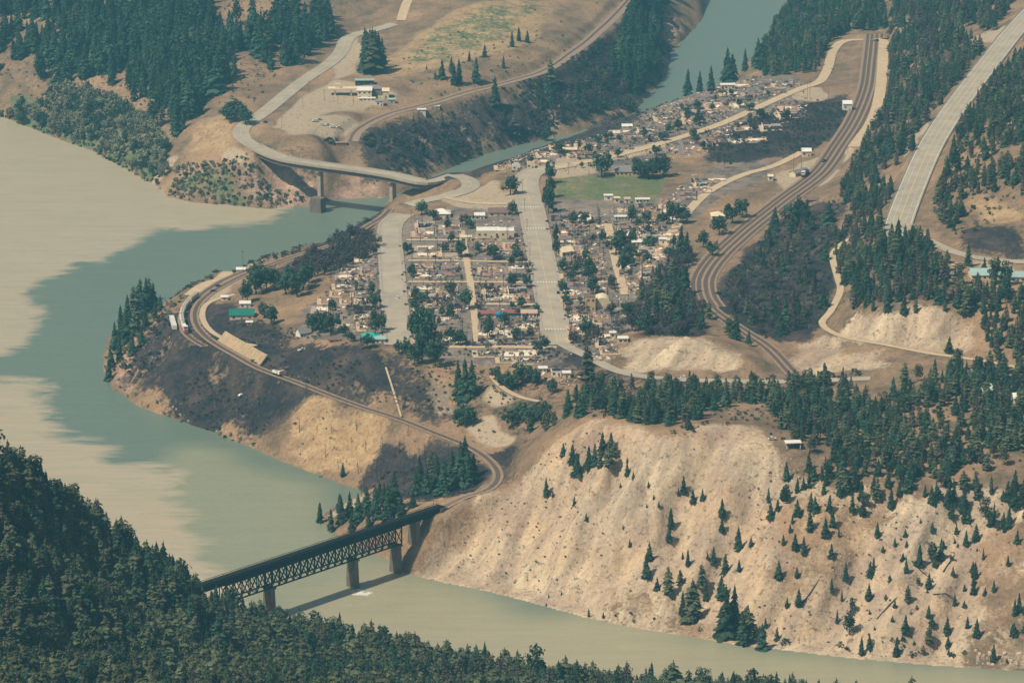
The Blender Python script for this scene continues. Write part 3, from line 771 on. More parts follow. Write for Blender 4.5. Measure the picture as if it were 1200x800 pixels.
clearc = cmix(mrange(a4.outputs['Fac'], 0, 1), clearc, srgb(156, 145, 115))
wc = cmix(f3, clearc, srgb(172, 155, 125))
mpc = N.new('ShaderNodeMapping'); mpc.inputs['Scale'].default_value = (0.02, 0.16, 1); mpc.inputs['Rotation'].default_value = (0, 0, math.radians(-4)); L.new(geo.outputs['Position'], mpc.inputs['Vector'])
n4 = noise(1.0, 6, 0.7, mpc.outputs[0], 1.0)
wc = cmix(mrange(n4, .40, .62, 0, .26), wc, srgb(120, 122, 100))
n2 = noise(0.22, 4, 0.7)
ff = mrange(mth('ADD', a2.outputs['Fac'], mth('MULTIPLY', mth('SUBTRACT', n2, .5), 1.6)), .55, .8)
ff = mth('MULTIPLY', ff, mrange(a2.outputs['Fac'], .05, .3))
wc = cmix(ff, wc, srgb(214, 206, 188))
L.new(wc, bs.inputs['Base Color'])
mp2 = N.new('ShaderNodeMapping'); mp2.inputs['Scale'].default_value = (0.18, 0.5, 1); L.new(geo.outputs['Position'], mp2.inputs['Vector'])
bp = N.new('ShaderNodeBump'); bp.inputs['Strength'].default_value = 0.6; bp.inputs['Distance'].default_value = 0.6
L.new(noise(1.0, 4, 0.6, mp2.outputs[0], 0.6), bp.inputs['Height']); L.new(bp.outputs[0], bs.inputs['Normal'])
wme.materials.append(wm)

# ------------------------------------------------------------------ road sheets
def strip(name, line, width, m, lift, parent=None, off=0.0, cols=3):
    p = np.asarray(line)
    t = np.gradient(p[:, :2], axis=0); t /= np.maximum(np.linalg.norm(t, axis=1, keepdims=True), 1e-9)
    nrm = np.stack([t[:, 1], -t[:, 0]], 1)
    vs_ = []; fs = []
    for k in range(cols):
        o = off + (k / (cols - 1) - 0.5) * width
        for i in range(len(p)):
            vs_.append((p[i, 0] + nrm[i, 0] * o, p[i, 1] + nrm[i, 1] * o, p[i, 2] + lift))
    n = len(p)
    for k in range(cols - 1):
        for i in range(n - 1):
            a = k * n + i
            fs.append((a, a + n, a + n + 1, a + 1))
    return mesh_obj(name, vs_, fs, m, parent, smooth=True)

def dashes(line, off, width, dash, gap, lift):
    """one mesh of painted dashes along a line"""
    p = np.asarray(line)
    d = np.concatenate([[0], np.cumsum(np.linalg.norm(np.diff(p[:, :2], axis=0), axis=1))])
    mb = MB(); s = 0.0
    while s + dash < d[-1]:
        q = []
        for ss in (s, s + dash):
            x, y, z = (np.interp(ss, d, p[:, i]) for i in range(3))
            x2, y2 = (np.interp(min(ss + 1, d[-1]), d, p[:, i]) for i in range(2))
            x1, y1 = (np.interp(max(ss - 1, 0), d, p[:, i]) for i in range(2))
            tx, ty = x2 - x1, y2 - y1; l = math.hypot(tx, ty) or 1; nx, ny = ty / l, -tx / l
            for o in (off - width / 2, off + width / 2):
                q.append((x + nx * o, y + ny * o, z + lift))
        mb.add(q, [(0, 1, 3, 2)]); s += dash + gap
    return mb

def S(o, label):
    return tag(o, label, None, kind='structure')
R = ROADS
hw = S(strip('highway', R['highway']['line'], 19.5, M['asphalt'], 0.10), 'four lane grey highway on the wooded slope')
strip('lane_line', R['highway']['line'], 0.5, M['paint_y'], 0.16, hw, 0.0, 2)
for o in (-8.2, 8.2): strip('edge_line', R['highway']['line'], 0.35, M['paint_w'], 0.16, hw, o, 2)
for o in (-4.2, 4.2): dashes(R['highway']['line'], o, 0.35, 3.0, 3.5, 0.16).build('dashed_line', M['paint_w'], hw)
for nme, m, lift, lab in (('side_road', 'asphalt', .06, 'side road curving off the highway past the teal roofed house'), ('main_street', 'asphalt_main', .12, 'wide bleached main street through the burnt village'),
                          ('upper_road', 'gravel', .08, 'pale road climbing through the upper burnt lots to the rail crossing'), ('south_road', 'asphalt', .06, 'road leaving the foot of the main street below the bare mound'),
                          ('west_street', 'asphalt_main', .12, 'wide bleached street beside the white car'), ('bridge_road', 'asphalt', .10, 'road looping off the curved road bridge'),
                          ('west_road', 'asphalt', .10, 'road past the petrol station to the curved bridge'), ('hill_road', 'gravel', .08, 'dirt road over the dry meadow')):
    o = S(strip(nme, R[nme]['line'], R[nme]['width'], M[m], lift), lab)
    if nme in ('main_street', 'west_road', 'side_road', 'bridge_road'):
        strip('centre_line', R[nme]['line'], 0.3, M['paint_y'], lift + 0.05, o, 0.0, 2)
    if nme in ('main_street', 'west_street'):
        for s in (-1, 1):
            strip('kerb', R[nme]['line'], 0.5, M['concrete'], lift + 0.13, o, s * (R[nme]['width'] / 2 + .2), 2)
            strip('pavement', R[nme]['line'], 1.8, M['concrete'], lift + 0.12, o, s * (R[nme]['width'] / 2 + 1.4), 2)
for i, nme in enumerate(('alley', 'east_alley', 'cross_street_a', 'cross_street_b', 'cross_street_c', 'cross_street_d', 'cross_street_e', 'cross_street_f', 'field_road', 'yard_lane', 'dirt_track', 'footpath', 'slope_track', 'bench_lane', 'point_lane')):
    lab = {'alley': 'narrow dirt alley between burnt blocks', 'east_alley': 'narrow dirt alley through the burnt eastern block', 'field_road': 'gravel road from the field to the railway station', 'yard_lane': 'pale gravel lane along the rail yard',
           'dirt_track': 'winding dirt track across the wooded slope', 'footpath': 'thin footpath down the burnt bank', 'slope_track': 'short dirt track below the village', 'bench_lane': 'dirt lane around the green roofed house', 'point_lane': 'pale gravel lane on the river point'}.get(nme, 'pale gravel cross street between burnt lots')
    S(strip(nme if not nme.startswith('cross') else 'cross_street', R[nme]['line'], R[nme]['width'], M['gravel'], 0.02 + 0.004 * i), lab)
# crosswalk bars on the main street
for px, py in ((650, 386), (640, 331), (628, 268), (622, 243)):
    x, y, z = G(px, py); mb = MB()
    for k in range(9):
        q = [(x - 7.5 + 1.9 * k + a, y + b, z + 0.45) for a, b in ((-.45, -1.4), (.45, -1.4), (.45, 1.4), (-.45, 1.4))]
        mb.add(q, [(0, 1, 2, 3)])
    S(mb.build('crosswalk', M['paint_w']), 'painted crosswalk bars on the main street')

def railway(name, line, width, label, tracks):
    r = S(strip(name, line, width, M['ballast'], 0.10, cols=5), label)
    p = np.asarray(line)
    d = np.concatenate([[0], np.cumsum(np.linalg.norm(np.diff(p[:, :2], axis=0), axis=1))])
    for off in tracks:
        mb = MB()
        for s in np.arange(0.5, d[-1] - .5, 0.95):
            x, y, z = (np.interp(s, d, p[:, i]) for i in range(3))
            x2, y2 = (np.interp(min(s + 1, d[-1]), d, p[:, i]) for i in range(2))
            tx, ty = x2 - x, y2 - y; l = math.hypot(tx, ty) or 1; tx /= l; ty /= l
            mb.box((x + ty * off, y - tx * off, z + 0.16), (0.5, 2.6, 0.14), math.atan2(ty, tx))
        tag(mb.build('sleepers', M['tie'], r), kind='stuff')
        for g in (-.72, .72):
            strip('rail', p, 0.16, M['rail'], 0.34, r, off + g, 2)
    return r
railway('lower_railway', R['lower_railway']['line'], 6.5, 'single railway track curving round the river point to the truss bridge', [0])
railway('siding', R['siding']['line'], 6.0, 'railway siding on the river point under the grain cars', [0])
railway('eastern_railway', R['eastern_railway']['line'], 19, 'broad railway yard east of the village', [-6.6, -2.2, 2.2, 6.0])
railway('southern_railway', R['southern_railway']['line'], 10, 'double track running down from the yard past the bare tan mound', [-2.2, 2.2])
railway('western_railway', R['western_railway']['line'], 12, 'railway along the canyon wall below the dry meadow', [-1.5])
# ------------------------------------------------------------------ trees
def conifer_crown(seed, h=1.0, w=0.20, levels=13, nb=9, ragged=0.35, base=0.12, droop=0.35, power=0.85):
    r = random.Random(seed); mb = MB()
    for k in range(levels):
        t = k / (levels - 1)
        z = base + (1 - base) * (t ** 0.92) * 0.985
        rad = w * ((1 - t) ** power) * r.uniform(0.8, 1.12) + 0.008
        n = max(4, int(nb * (1 - 0.5 * t)))
        a0 = r.uniform(0, 6.28)
        dz = (1 - base) / levels
        for i in range(n):
            if r.random() < 0.10: continue
            a = a0 + 6.283 * i / n + r.uniform(-.25, .25)
            L_ = rad * r.uniform(1 - ragged, 1 + ragged * 0.6)
            ca, sa = math.cos(a), math.sin(a)
            hw_ = L_ * r.uniform(0.28, 0.42) + 0.006
            zt = z - L_ * droop * r.uniform(.5, 1.4) + dz * .2
            zm = z - L_ * droop * 0.30 + dz * r.uniform(0.3, .7)
            m_ = 0.58
            # a bough: root, two flanks, tip, with a hanging underside
            vs_ = [(0.01 * ca, 0.01 * sa, z + dz * 0.8), (m_ * L_ * ca - hw_ * sa, m_ * L_ * sa + hw_ * ca, zm - dz * .25), (L_ * ca, L_ * sa, zt),
                   (m_ * L_ * ca + hw_ * sa, m_ * L_ * sa - hw_ * ca, zm - dz * .25), (m_ * L_ * ca, m_ * L_ * sa, zm + dz * .35), (m_ * .9 * L_ * ca, m_ * .9 * L_ * sa, zm - dz * r.uniform(.6, 1.1))]
            mb.add(vs_, [(0, 1, 4), (0, 4, 3), (1, 2, 4), (4, 2, 3), (1, 5, 2), (3, 2, 5)])
    mb.add([(0.012, 0, .96), (-.006, .011, .96), (-.006, -.011, .96), (0, 0, 1.01)], [(0, 1, 3), (1, 2, 3), (2, 0, 3)])
    return mb

def trunk_mb(rad=0.014, top=0.9, n=5):
    return MB().tube([(0, 0, -0.02), (0.004, 0, 0.3), (0, 0.004, top)], [rad, rad * .75, rad * .15], n)

def leafy_crown(seed, rx=0.42, rz=0.40, cz=0.58, clumps=26, leaves=34, leaf=0.055):
    r = random.Random(seed); mb = MB()
    cl = []
    for i in range(clumps):
        a = r.uniform(0, 6.28); u = r.uniform(-.85, 1); q = r.uniform(.35, 1.0)
        s = math.sqrt(max(0, 1 - u * u))
        cl.append((rx * q * s * math.cos(a), rx * q * s * math.sin(a), cz + rz * q * u, r.uniform(.10, .17)))
    for (x, y, z, cr) in cl:
        for j in range(leaves):
            d = Vector((r.gauss(0, 1), r.gauss(0, 1), r.gauss(0, 1))).normalized()
            p = Vector((x, y, z)) + d * cr * r.uniform(.6, 1.05)
            n_ = (d + Vector((r.uniform(-.6, .6), r.uniform(-.6, .6), r.uniform(0, .8)))).normalized()
            t1 = n_.orthogonal().normalized(); t2 = n_.cross(t1)
            an = r.uniform(0, 6.28); t1, t2 = t1 * math.cos(an) + t2 * math.sin(an), t2 * math.cos(an) - t1 * math.sin(an)
            s = leaf * r.uniform(.6, 1.3)
            mb.add([tuple(p + t1 * s), tuple(p + t2 * s * .6), tuple(p - t1 * s), tuple(p - t2 * s * .6)], [(0, 1, 2, 3)])
    return mb

def leafy_trunk(seed):
    r = random.Random(seed)
    mb = MB().tube([(0, 0, -.02), (.01, 0, .2), (0, .01, .45)], [.035, .028, .018], 6)
    for i in range(6):
        a = 6.28 * i / 6 + r.uniform(-.4, .4); L_ = r.uniform(.2, .34)
        mb.tube([(0, 0, .25 + .03 * i), (math.cos(a) * L_ * .5, math.sin(a) * L_ * .5, .45 + .02 * i), (math.cos(a) * L_, math.sin(a) * L_, .6 + .03 * i)], [.014, .01, .004], 4)
    return mb

def snag(seed):
    r = random.Random(seed); mb = MB()
    mb.tube([(0, 0, -.02), (.01, .0, .4), (.0, .015, .75), (0.01, 0.01, 1.0)], [.022, .017, .011, .004], 5)
    for i in range(16):
        z = r.uniform(.25, .93); a = r.uniform(0, 6.28); L_ = (1.05 - z) * r.uniform(.18, .42)
        q = (math.cos(a) * L_, math.sin(a) * L_, z + L_ * r.uniform(-.1, .7))
        mb.tube([(0, 0, z), (q[0] * .5, q[1] * .5, (z + q[2]) / 2 + .01), q], [.008, .006, .002], 3, cap=False)
        for j in range(2):
            b = a + r.uniform(-1, 1); l2 = L_ * .5
            mb.tube([(q[0] * .55, q[1] * .55, z + (q[2] - z) * .55), (q[0] * .55 + math.cos(b) * l2, q[1] * .55 + math.sin(b) * l2, q[2] + l2 * .4)], [.005, .0015], 3, cap=False)
    return mb

def proto_mesh(mb, name, mats):
    me = bpy.data.meshes.new(name); me.from_pydata([tuple(v) for v in mb.v], [], mb.f)
    for m in (mats if isinstance(mats, list) else [mats]): me.materials.append(m)
    me.polygons.foreach_set('material_index', np.asarray(mb.m, np.int32)); me.update(); return me

def joined(crown, trunk):
    j = MB(); j.add(crown.v, crown.f, 0); j.add(trunk.v, trunk.f, 1); return j

CON = []
for i, (w_, lv, nb_, rg, bs_, dr, pw, mk) in enumerate([(.21, 18, 14, .55, .06, .34, .78, 'needle'), (.18, 19, 13, .60, .08, .38, .70, 'needle'), (.25, 17, 14, .6, .05, .28, .78, 'needle'), (.22, 16, 13, .7, .10, .20, .55, 'needle_olive'),
                                             (.23, 15, 12, .75, .16, .15, .45, 'needle_olive'), (.28, 16, 14, .6, .04, .28, .72, 'needle'), (.15, 18, 12, .6, .10, .42, .7, 'needle'), (.21, 13, 8, .6, .10, .3, .65, 'needle_brown')]):
    cr = conifer_crown(100 + i, 1, w_, lv, nb_, rg, bs_, dr, pw); tr = trunk_mb()
    CON.append((proto_mesh(cr, 'conifer_crown', M[mk]), proto_mesh(tr, 'conifer_trunk', M['bark']), proto_mesh(joined(cr, tr), 'conifer', [M[mk], M['bark']])))
for i, (rx_, cz_) in enumerate([(.19, .58), (.23, .60)]):
    cr = leafy_crown(150 + i, rx=rx_, rz=.42, cz=cz_, clumps=34, leaves=16, leaf=.05); tr = trunk_mb(.016, .95)
    mk = ('needle_olive', 'needle')[i]
    CON.append((proto_mesh(cr, 'pine_crown', M[mk]), proto_mesh(tr, 'pine_trunk', M['bark']), proto_mesh(joined(cr, tr), 'pine', [M[mk], M['bark']])))
def decid(seed, mk, **k):
    cr = leafy_crown(seed, **k); tr = leafy_trunk(seed)
    return (proto_mesh(cr, 'leafy_crown', M[mk]), proto_mesh(tr, 'leafy_trunk', M['bark']), proto_mesh(joined(cr, tr), 'leafy_tree', [M[mk], M['bark']]))
DEC = [decid(200 + i, 'leaf', rx=a, rz=b, cz=c_) for i, (a, b, c_) in enumerate([(.44, .40, .58), (.36, .42, .56), (.50, .38, .60), (.30, .46, .52)])]
OLV = [decid(220 + i, 'leaf_olive', rx=a, rz=b, cz=c_) for i, (a, b, c_) in enumerate([(.44, .42, .55), (.36, .45, .52), (.55, .36, .5)])]
SCO = [decid(240 + i, 'leaf_burnt', rx=a, rz=b, cz=c_, leaves=16, clumps=22) for i, (a, b, c_) in enumerate([(.42, .40, .56), (.34, .44, .55), (.48, .36, .55)])]
SNAG = [proto_mesh(snag(300 + i), 'charred_snag', M['char']) for i in range(5)]
def shrub_mesh(seed, mk):
    return proto_mesh(leafy_crown(seed, rx=.55, rz=.45, cz=.38, clumps=14, leaves=26, leaf=.10), 'shrub', M[mk])
SHR = [shrub_mesh(320, 'leaf'), shrub_mesh(321, 'leaf_olive'), shrub_mesh(322, 'leaf_burnt'), shrub_mesh(323, 'leaf_olive'), shrub_mesh(324, 'leaf')]

ground_block = (best < 1.0)
def on_road(x, y):
    i = np.clip(np.searchsorted(xs, x), 0, NX - 1); j = np.clip(np.searchsorted(ys, y), 0, NY - 1)
    return ground_block[j, i] | (Z[j, i] < 0.4)

def scatter(pix, spacing, seed, world_poly=None, clump=0.0, avoid_roads=True):
    poly = world_poly or GPOLY(pix)
    a = np.array([(q[0], q[1]) for q in poly])
    r = np.random.default_rng(seed)
    x0, y0 = a.min(0); x1, y1 = a.max(0)
    nx = int((x1 - x0) / spacing) + 2; ny = int((y1 - y0) / spacing) + 2
    gx, gy = np.meshgrid(x0 + spacing * np.arange(nx), y0 + spacing * np.arange(ny))
    gx = gx + r.uniform(-.48, .48, gx.shape) * spacing; gy = gy + r.uniform(-.48, .48, gy.shape) * spacing
    gx, gy = gx.ravel(), gy.ravel()
    m = inpoly(poly, gx, gy)
    if avoid_roads: m &= ~on_road(gx, gy)
    if clump > 0:
        m &= (fbm(gx, gy, 34, 3, seed) + 0.5 + r.uniform(-.12, .12, gx.shape)) > clump
    gx, gy = gx[m], gy[m]
    return [(float(x), float(y), float(z)) for x, y, z in zip(gx, gy, hz(gx, gy))]

def visible(x, y, z, h, m=15):
    u, v = to_px(x, y, z + h * .5)
    return -m < u < 1200 + m and -m < v < 815 + m

FOREST = []     # (x, y, z, height, variant)
counts = {}
def plant_tree(kind, name, x, y, z, h, proto, label, cat, group, rz=None, sx=None):
    r = empty(name, (x, y, z), random.uniform(0, 6.28) if rz is None else rz)
    s = sx or random.uniform(.85, 1.15)
    r.scale = (h * s, h * s, h)
    tag(r, label, cat, group)
    for nme, me_ in (('crown', proto[0]), ('trunk', proto[1])):
        o = bpy.data.objects.new(nme, me_); link(o, r)
    counts[kind] = counts.get(kind, 0) + 1
    return r

def conifers(pts_, hmin, hmax, seed, olive=0.25, mode='forest', label=None, group=None, wmul=1.0, brown=0.0):
    r = random.Random(seed)
    for (x, y, z) in pts_:
        h = r.uniform(hmin, hmax) * (1.25 if r.random() < .12 else 1) * r.uniform(.8, 1.05)
        if not visible(x, y, z, h, 15 if mode == 'single' else 170): continue
        v = r.choice([3, 4, 3, 4, 8]) if r.random() < olive else r.choice([0, 1, 2, 5, 6, 0, 1, 2, 5, 9])
        if brown and r.random() < brown: v = 7
        if mode == 'forest' or counts.get('conifer', 0) >= 300:
            FOREST.append((x, y, z, h, v))
        else:
            plant_tree('conifer', 'conifer_tree', x, y, z, h, CON[v], ('tall ' if h > 9.5 else 'low ' if h < 4 else '') + label, 'conifer', group, sx=r.uniform(.85, 1.1) * wmul)

# single conifers first: the ones that stand apart
def at_px(lst):
    return [G(*q[:2]) + ((q[2],) if len(q) > 2 else ()) for q in lst]
def singles(lst, label, group, seed=1, wmul=1.0, olive=.1):
    r = random.Random(seed)
    for px, py, hp in lst:
        x, y, z = G(px, py)
        d = math.dist((x, y, z), (0, 0, CAMZ))
        h = hp * d / F / 0.95
        if counts.get('conifer', 0) >= 300: FOREST.append((x, y, z, h, r.choice([0, 2, 5]))); continue
        v = r.choice([3, 4]) if r.random() < olive else r.choice([0, 1, 2, 5])
        plant_tree('conifer', 'conifer_tree', x, y, z, h, CON[v], (('' if label.startswith('tall') else 'tall ' if hp > 32 else 'small ' if hp < 12 else '') + label), 'conifer', group, sx=r.uniform(.8, 1.1) * wmul)

TAL = [(640, 581, 22), (648, 582, 8), (673, 592, 11), (687, 609, 8), (676, 556, 26), (690, 550, 28), (697, 545, 26), (703, 548, 22), (714, 548, 30), (706, 530, 24), (671, 540, 20), (716, 528, 22), (720, 535, 18), (660, 533, 14),
       (735, 556, 14), (742, 562, 10), (735, 543, 8), (784, 634, 20), (786, 618, 24), (757, 677, 28), (761, 656, 22), (783, 697, 34), (770, 690, 14), (797, 685, 18), (801, 577, 20), (812, 588, 15), (823, 586, 14), (795, 580, 10),
       (760, 571, 8), (766, 585, 6), (772, 594, 8), (727, 571, 6), (758, 594, 5), (738, 639, 8), (846, 623, 18), (846, 606, 22), (865, 645, 28), (880, 640, 12), (866, 669, 14), (800, 655, 9), (806, 663, 20), (850, 672, 24), (829, 655, 8),
       (811, 728, 50), (822, 690, 30), (836, 660, 20), (845, 700, 26), (850, 745, 60), (860, 735, 50), (870, 755, 36), (893, 760, 30), (876, 750, 40), (800, 720, 28), (827, 703, 22), (881, 740, 16), (897, 735, 12),
       (730, 620, 6), (643, 700, 5), (658, 697, 5), (690, 722, 10), (707, 724, 8), (640, 709, 4)]
singles(TAL, 'dark green conifer standing alone on the bare tan talus slope', 'scattered conifers on the talus slope', 3)
singles([(1036, 298, 30), (1044, 296, 34), (1052, 293, 36), (1060, 296, 32), (1068, 294, 30), (1048, 304, 30), (1030, 306, 28), (1074, 302, 28)], 'dark conifer rising in front of the lower end of the highway', 'conifers below the highway end', 15, olive=.3)
# right part of the slope: thicker with trees
pt = scatter([(880, 600), (905, 540), (960, 558), (1000, 562), (1060, 572), (1200, 577), (1225, 700), (1225, 785), (1000, 770), (900, 758), (880, 690)], 13.0, 5, clump=.40)
conifers(pt, 6.0, 13.0, 6, .1, 'single', 'dark green conifer on the tan slope below the forest edge', 'conifers spread over the lower slope', 1.0)
conifers(scatter([(870, 590), (900, 545), (960, 558), (1060, 572), (1215, 577), (1215, 640), (1100, 625), (1010, 690), (960, 700), (900, 640)], 8.0, 57, clump=.53), 6.0, 12.5, 58, .1)
conifers(scatter([(930, 540), (1000, 555), (1215, 572), (1215, 600), (1100, 595), (1000, 590), (940, 580)], 7.0, 59, clump=.42), 7.0, 13, 60, .2)
pt = scatter([(880, 600), (905, 540), (960, 558), (1000, 562), (1060, 572), (1200, 577), (1225, 700), (1225, 785), (1000, 770), (900, 758), (880, 690)], 10.0, 55, clump=.52)
conifers(pt, 2.0, 5.5, 7, .1, 'single', 'small young conifer on the tan slope below the forest edge', 'young conifers on the lower slope', 1.3)
# village and railway conifers
singles([(545, 465, 45), (537, 462, 40), (553, 464, 42), (688, 446, 42), (798, 308, 40), (805, 300, 28), (788, 330, 28), (803, 345, 34), (792, 360, 34), (780, 372, 40), (770, 350, 30), (768, 375, 34), (810, 370, 28), (752, 350, 26), (795, 385, 36),
         (690, 560, 0.1)][:15], 'tall dark conifer rising between the burnt village and the railway', 'tall conifers in the village', 8)
singles([(806, 112, 30), (820, 108, 24), (833, 106, 28), (852, 98, 40), (858, 97, 32), (873, 84, 26), (888, 80, 34), (893, 82, 26)], 'dark conifer on the bench edge above the green river', 'conifers along the river bench edge', 9)
singles([(430, 84, 46), (437, 86, 50), (444, 84, 44), (428, 70, 36), (448, 80, 34), (440, 60, 24), (434, 76, 40)], 'dark conifer in the clump beside the petrol station road', 'conifer clump by the petrol station', 10)
singles([(518, 92, 22), (532, 100, 26), (538, 98, 28), (529, 85, 18), (558, 96, 28), (568, 67, 14), (550, 72, 12), (600, 55, 18), (608, 48, 16), (618, 50, 14), (590, 80, 14), (510, 93, 10), (580, 125, 34), (500, 82, 6), (645, 100, 30), (700, 62, 16)], 'lone conifer on the dry hillside above the canyon railway', 'conifers on the dry hillside', 11)
singles([(150, 380, 34), (158, 372, 36), (165, 366, 38), (172, 362, 36), (180, 360, 28), (142, 392, 34), (135, 410, 32), (148, 400, 36), (160, 392, 34), (140, 420, 30), (130, 430, 26), (155, 415, 28), (170, 385, 26), (182, 372, 20), (175, 352, 26), (128, 445, 22), (166, 405, 22), (188, 362, 16)],
        'dark conifer on the tip of the river point', 'conifers on the river point', 12)
singles([(375, 612, 24), (388, 622, 26), (400, 614, 34), (410, 606, 30), (398, 600, 22), (420, 612, 34), (430, 600, 30), (440, 606, 36), (450, 596, 30), (455, 608, 40), (462, 598, 44), (470, 604, 24), (432, 620, 26), (412, 624, 26), (402, 558, 16), (445, 588, 24), (484, 594, 20), (460, 585, 26)],
        'dark conifer in the grove beside the truss bridge', 'conifer grove by the truss bridge', 13)
singles([(500, 578, 34), (512, 572, 40), (520, 578, 42), (540, 570, 52), (545, 562, 50), (548, 570, 44), (530, 568, 40), (492, 570, 36), (505, 560, 30), (555, 558, 26), (487, 580, 30)], 'charcoal green conifer on the burnt bank below the railway curve', 'conifers on the burnt bank', 14)

# forests
conifers(scatter([(1205, 585), (1350, 590), (1350, 800), (1205, 790)], 12, 301, clump=.45), 6, 12, 302, .1)
conifers(scatter([(-30, 525), (0, 540), (60, 585), (120, 625), (170, 665), (205, 690), (240, 715), (300, 735), (318, 735), (450, 768), (560, 792), (650, 803), (760, 815), (1060, 838), (1300, 856), (1300, 930), (-60, 930)], 5.4, 21), 12, 19, 22, .66, brown=.07)
conifers(scatter(None, 5.5, 23, world_poly=[(-330, 1440), (-170, 1600), (-165, 1660), (-200, 1690), (-330, 1660)]), 12, 19, 24, .2)
conifers(scatter([(700, 452), (760, 457), (900, 455), (940, 448), (1010, 450), (1100, 434), (1160, 432), (1230, 442), (1350, 450), (1350, 585), (1230, 574), (1120, 562), (1000, 556), (930, 528), (912, 500), (900, 480), (850, 478), (825, 490), (805, 505), (770, 503), (720, 488), (695, 482), (670, 472)], 6.2, 25, clump=.395), 8.5, 14, 26, .45, brown=.07)
conifers(scatter([(960, 300), (1000, 258), (1040, 266), (1046, 300), (1070, 290), (1115, 305), (1110, 330), (1160, 340), (1200, 345), (1340, 345), (1340, 435), (1220, 430), (1160, 418), (1150, 370), (1040, 368), (1000, 366), (1000, 340)], 6.6, 27, clump=.34), 8, 14, 28, .4, brown=.28)
conifers(scatter([(1000, 375), (1140, 368), (1140, 410), (1000, 395)], 13, 29, clump=.5), 9, 15, 30, .2)
conifers(scatter([(940, -60), (1035, -60), (1038, 35), (995, 38), (970, 52), (955, 85), (900, 90), (880, 80), (905, 45)], 7.5, 31), 12, 18, 32, .25, brown=.1)
conifers(scatter([(1045, -60), (1215, -60), (1165, 38), (1130, 35), (1160, 60), (1112, 115), (1072, 170), (1050, 245), (1015, 255), (985, 220), (1010, 180), (1025, 150), (1042, 110)], 7.6, 33, clump=.42), 9, 15, 34, .4, brown=.3)
conifers(scatter([(1340, 0), (1260, -20), (1215, 40), (1195, 60), (1135, 135), (1110, 190), (1090, 245), (1120, 285), (1128, 260), (1128, 230), (1180, 222), (1215, 232), (1340, 240)], 7.4, 35, clump=.36), 8.5, 14, 36, .5, brown=.18)
conifers(scatter([(-150, -60), (-10, -60), (205, -60), (270, 15), (385, 5), (392, 40), (345, 78), (300, 90), (262, 112), (240, 110), (232, 165), (205, 178), (180, 175), (190, 130), (150, 118), (60, 100), (-10, 100), (-150, 80)], 8.8, 37, clump=.475), 19, 29, 38, .03)
conifers(scatter([(745, -10), (785, -10), (775, 40), (772, 80), (745, 110), (715, 90), (730, 40)], 8.5, 39), 16, 24, 40, .05)
conifers(scatter([(560, 140), (640, 110), (710, 70), (740, 115), (690, 150), (610, 165)], 17, 41, clump=.45), 12, 20, 42, .05, brown=.25)
conifers(scatter([(450, 160), (540, 128), (560, 160), (480, 195), (440, 185)], 18, 43, clump=.45), 9, 15, 44, .05, brown=.4)
conifers(scatter([(860, 330), (900, 270), (960, 230), (1000, 230), (965, 300), (970, 370), (930, 400), (880, 385)], 10.5, 45, clump=.54), 8, 15, 46, .25, brown=.45)
conifers(scatter([(640, 505), (690, 490), (670, 465), (620, 500), (605, 520)], 9, 47, clump=.4), 9, 14, 48, .3)
conifers(scatter([(1120, 300), (1205, 325), (1205, 350), (1120, 345)], 12, 49, clump=.5), 10, 16, 50, .3)
conifers(scatter([(830, 372), (870, 398), (900, 420), (880, 440), (850, 400)], 12, 51, clump=.45), 9, 14, 52, .2)

conifers(scatter([(742, 396), (765, 330), (795, 290), (815, 312), (812, 350), (832, 385), (800, 395)], 8, 145, clump=.42), 8, 15, 146, .2, brown=.35)
conifers(scatter([(1030, 268), (1048, 255), (1075, 268), (1090, 292), (1060, 320), (1030, 330)], 6.5, 147, clump=.3), 9, 15, 148, .3, brown=.1)
conifers(scatter([(985, 215), (1015, 180), (1045, 240), (1000, 262)], 8, 149, clump=.4), 9, 15, 150, .3, brown=.2)
# broadleaf trees in the village
def leafy(lst, protos, name, label, cat, group, kind, seed=1):
    r = random.Random(seed)
    for px, py, hp, wp in lst:
        x, y, z = G(px, py); d = math.dist((x, y, z), (0, 0, CAMZ)); h = hp * d / F / .95
        plant_tree(kind, name, x, y, z, h, r.choice(protos), label, cat, group, sx=min(1.6, wp / hp * 1.1))
leafy([(705, 207, 28, 28)], DEC, 'broadleaf_tree', 'large round green tree at the upper edge of the playing field', 'tree', None, 'decid', 1)
leafy([(752, 208, 22, 26), (765, 208, 24, 26), (778, 207, 26, 22), (758, 210, 20, 22)], DEC, 'broadleaf_tree', 'bushy green tree in the row behind the playing field', 'tree', 'trees behind the playing field', 'decid', 2)
leafy([(645, 215, 26, 14), (644, 232, 26, 16), (643, 250, 32, 16), (651, 288, 26, 10), (598, 228, 22, 22), (600, 252, 16, 14), (642, 240, 24, 14), (652, 300, 20, 9)], DEC, 'broadleaf_tree', 'dark green street tree beside the wide main street', 'tree', 'trees along the main street', 'decid', 3)
leafy([(540, 302, 22, 14), (578, 305, 18, 14), (545, 362, 24, 20), (551, 268, 12, 14), (483, 325, 16, 14), (478, 298, 14, 16), (494, 252, 16, 18), (487, 355, 20, 14), (489, 368, 22, 18), (527, 375, 20, 14), (537, 405, 18, 18), (571, 397, 28, 16), (540, 300, 18, 14), (528, 400, 16, 16)], DEC, 'broadleaf_tree', 'surviving green tree among the burnt lots between the two wide streets', 'tree', 'surviving trees between the streets', 'decid', 4)
